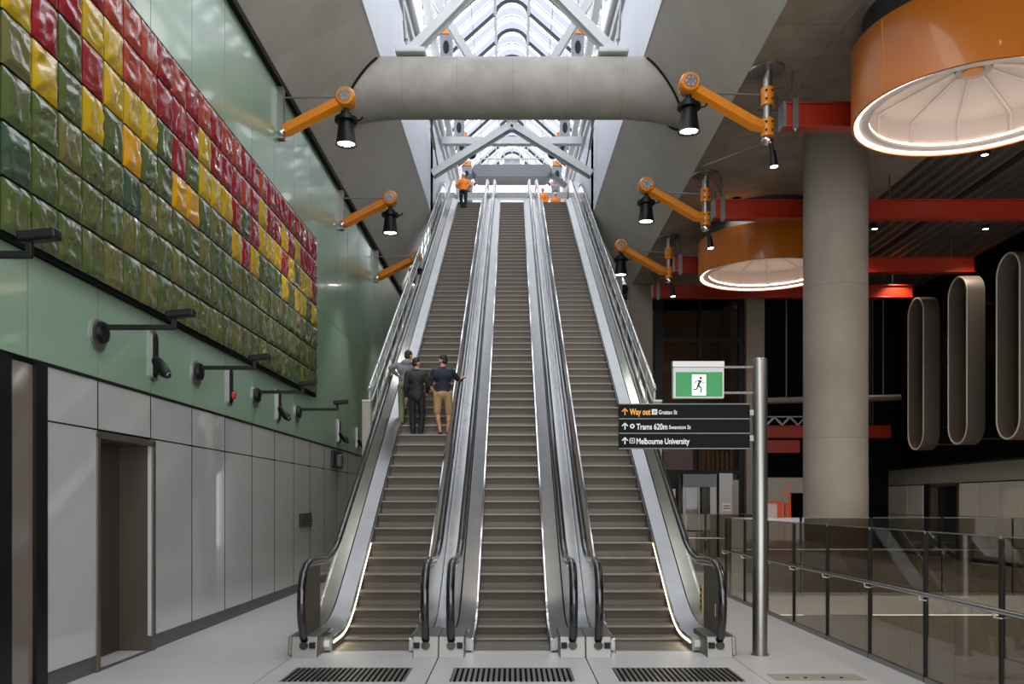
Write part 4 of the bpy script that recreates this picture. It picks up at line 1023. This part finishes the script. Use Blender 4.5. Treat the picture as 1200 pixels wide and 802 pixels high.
# khaki shorts man, right hand on handrail, trailing left foot
yp=18.62; zp=stepz(yp)
person((px_(519,yp),yp,zp),'person in a navy top and khaki shorts holding the escalator handrail',
  {'elR':(.18,.06,.69),'haR':(.235,.15,.725),'hipL':(-.062,0,.51),'hipR':(.062,0,.51),'anR':(.055,.03,.05),'knR':(.072,.03,.28),'anL':(-.03,.0,.05),'knL':(-.068,.02,.28),'elL':(-.165,.02,.62),'haL':(-.12,.07,.55)},
  h=1.74,top='navy',legs='khaki',sleeves=.9,shorts=True,face=.6)
person((px_(488,yp),yp,zp),'person in a black jacket and black trousers standing on the left escalator',
  {'anR':(.05,0,.05),'anL':(-.045,.01,.05),'knR':(.07,.03,.28),'knL':(-.055,.02,.28),'haR':(.12,.12,.56),'elR':(.15,.02,.63),'haL':(-.13,.05,.50)},
  h=1.68,top='jkt',legs='blk',face=-.5,coatlen=.04)
yq=yp+.4; zq=stepz(yq)
person((px_(476,yq),yq,zq),'person in a grey hoodie half hidden behind the black-jacketed rider',
  {'nk':(.01,.01,.82),'hd':(.03,.03,.89),'elL':(-.2,-.0,.74),'haL':(-.12,.08,.66),'haR':(.2,.12,.68),'elR':(.16,.0,.66)},
  h=1.70,top='grey',legs='olive',face=-.4,hood=True)
yw=37.9; zw=stepz(yw)
person((px_(543,yw),yw,zw),'person in orange hi-vis jacket and white helmet near the top of the left escalator',
  {'haL':(-.13,.08,.62),'elL':(-.18,-.02,.66),'elR':(.18,-.02,.66),'haR':(.12,.1,.60),'anL':(-.02,0,.05),'anR':(.03,0,.05)},h=1.66,top='hiva',legs='blk',shoe='tan',face=.2,hat=True,vox=.016)
for xp,yw,l,ht in ((636,42.2,'person in orange hi-vis seen at the head of the right escalator, bare-headed',False),(651,42.6,'person in orange hi-vis and white helmet at the head of the right escalator',True)):
    person((px_(xp,yw),yw,LZ),l,{},h=1.62 if ht else 1.7,top='hiva',legs='blk',hat=ht,face=PI,vox=.018)

# ================================================================== LIGHT
w=bpy.data.worlds.new('sky'); bpy.context.scene.world=w; w.use_nodes=True
bg=w.node_tree.nodes['Background']; bg.inputs['Color'].default_value=(.96,.975,1.,1); bg.inputs['Strength'].default_value=2.45
sc=bpy.context.scene
sc.view_settings.view_transform='Standard'; sc.view_settings.look='None'; sc.view_settings.gamma=1; sc.view_settings.use_curve_mapping=False
sc.view_settings.exposure=0.65
cam_d=bpy.data.cameras.new('camera'); cam_o=bpy.data.objects.new('camera',cam_d); C.objects.link(cam_o)
cam_o.location=(0,0,H); cam_o.rotation_euler=(PI/2,0,0)
cam_d.sensor_width=36; cam_d.lens=F/1200*36; cam_d.shift_x=0; cam_d.shift_y=(CY-401)/1200
cam_d.clip_end=300
sc.camera=cam_o
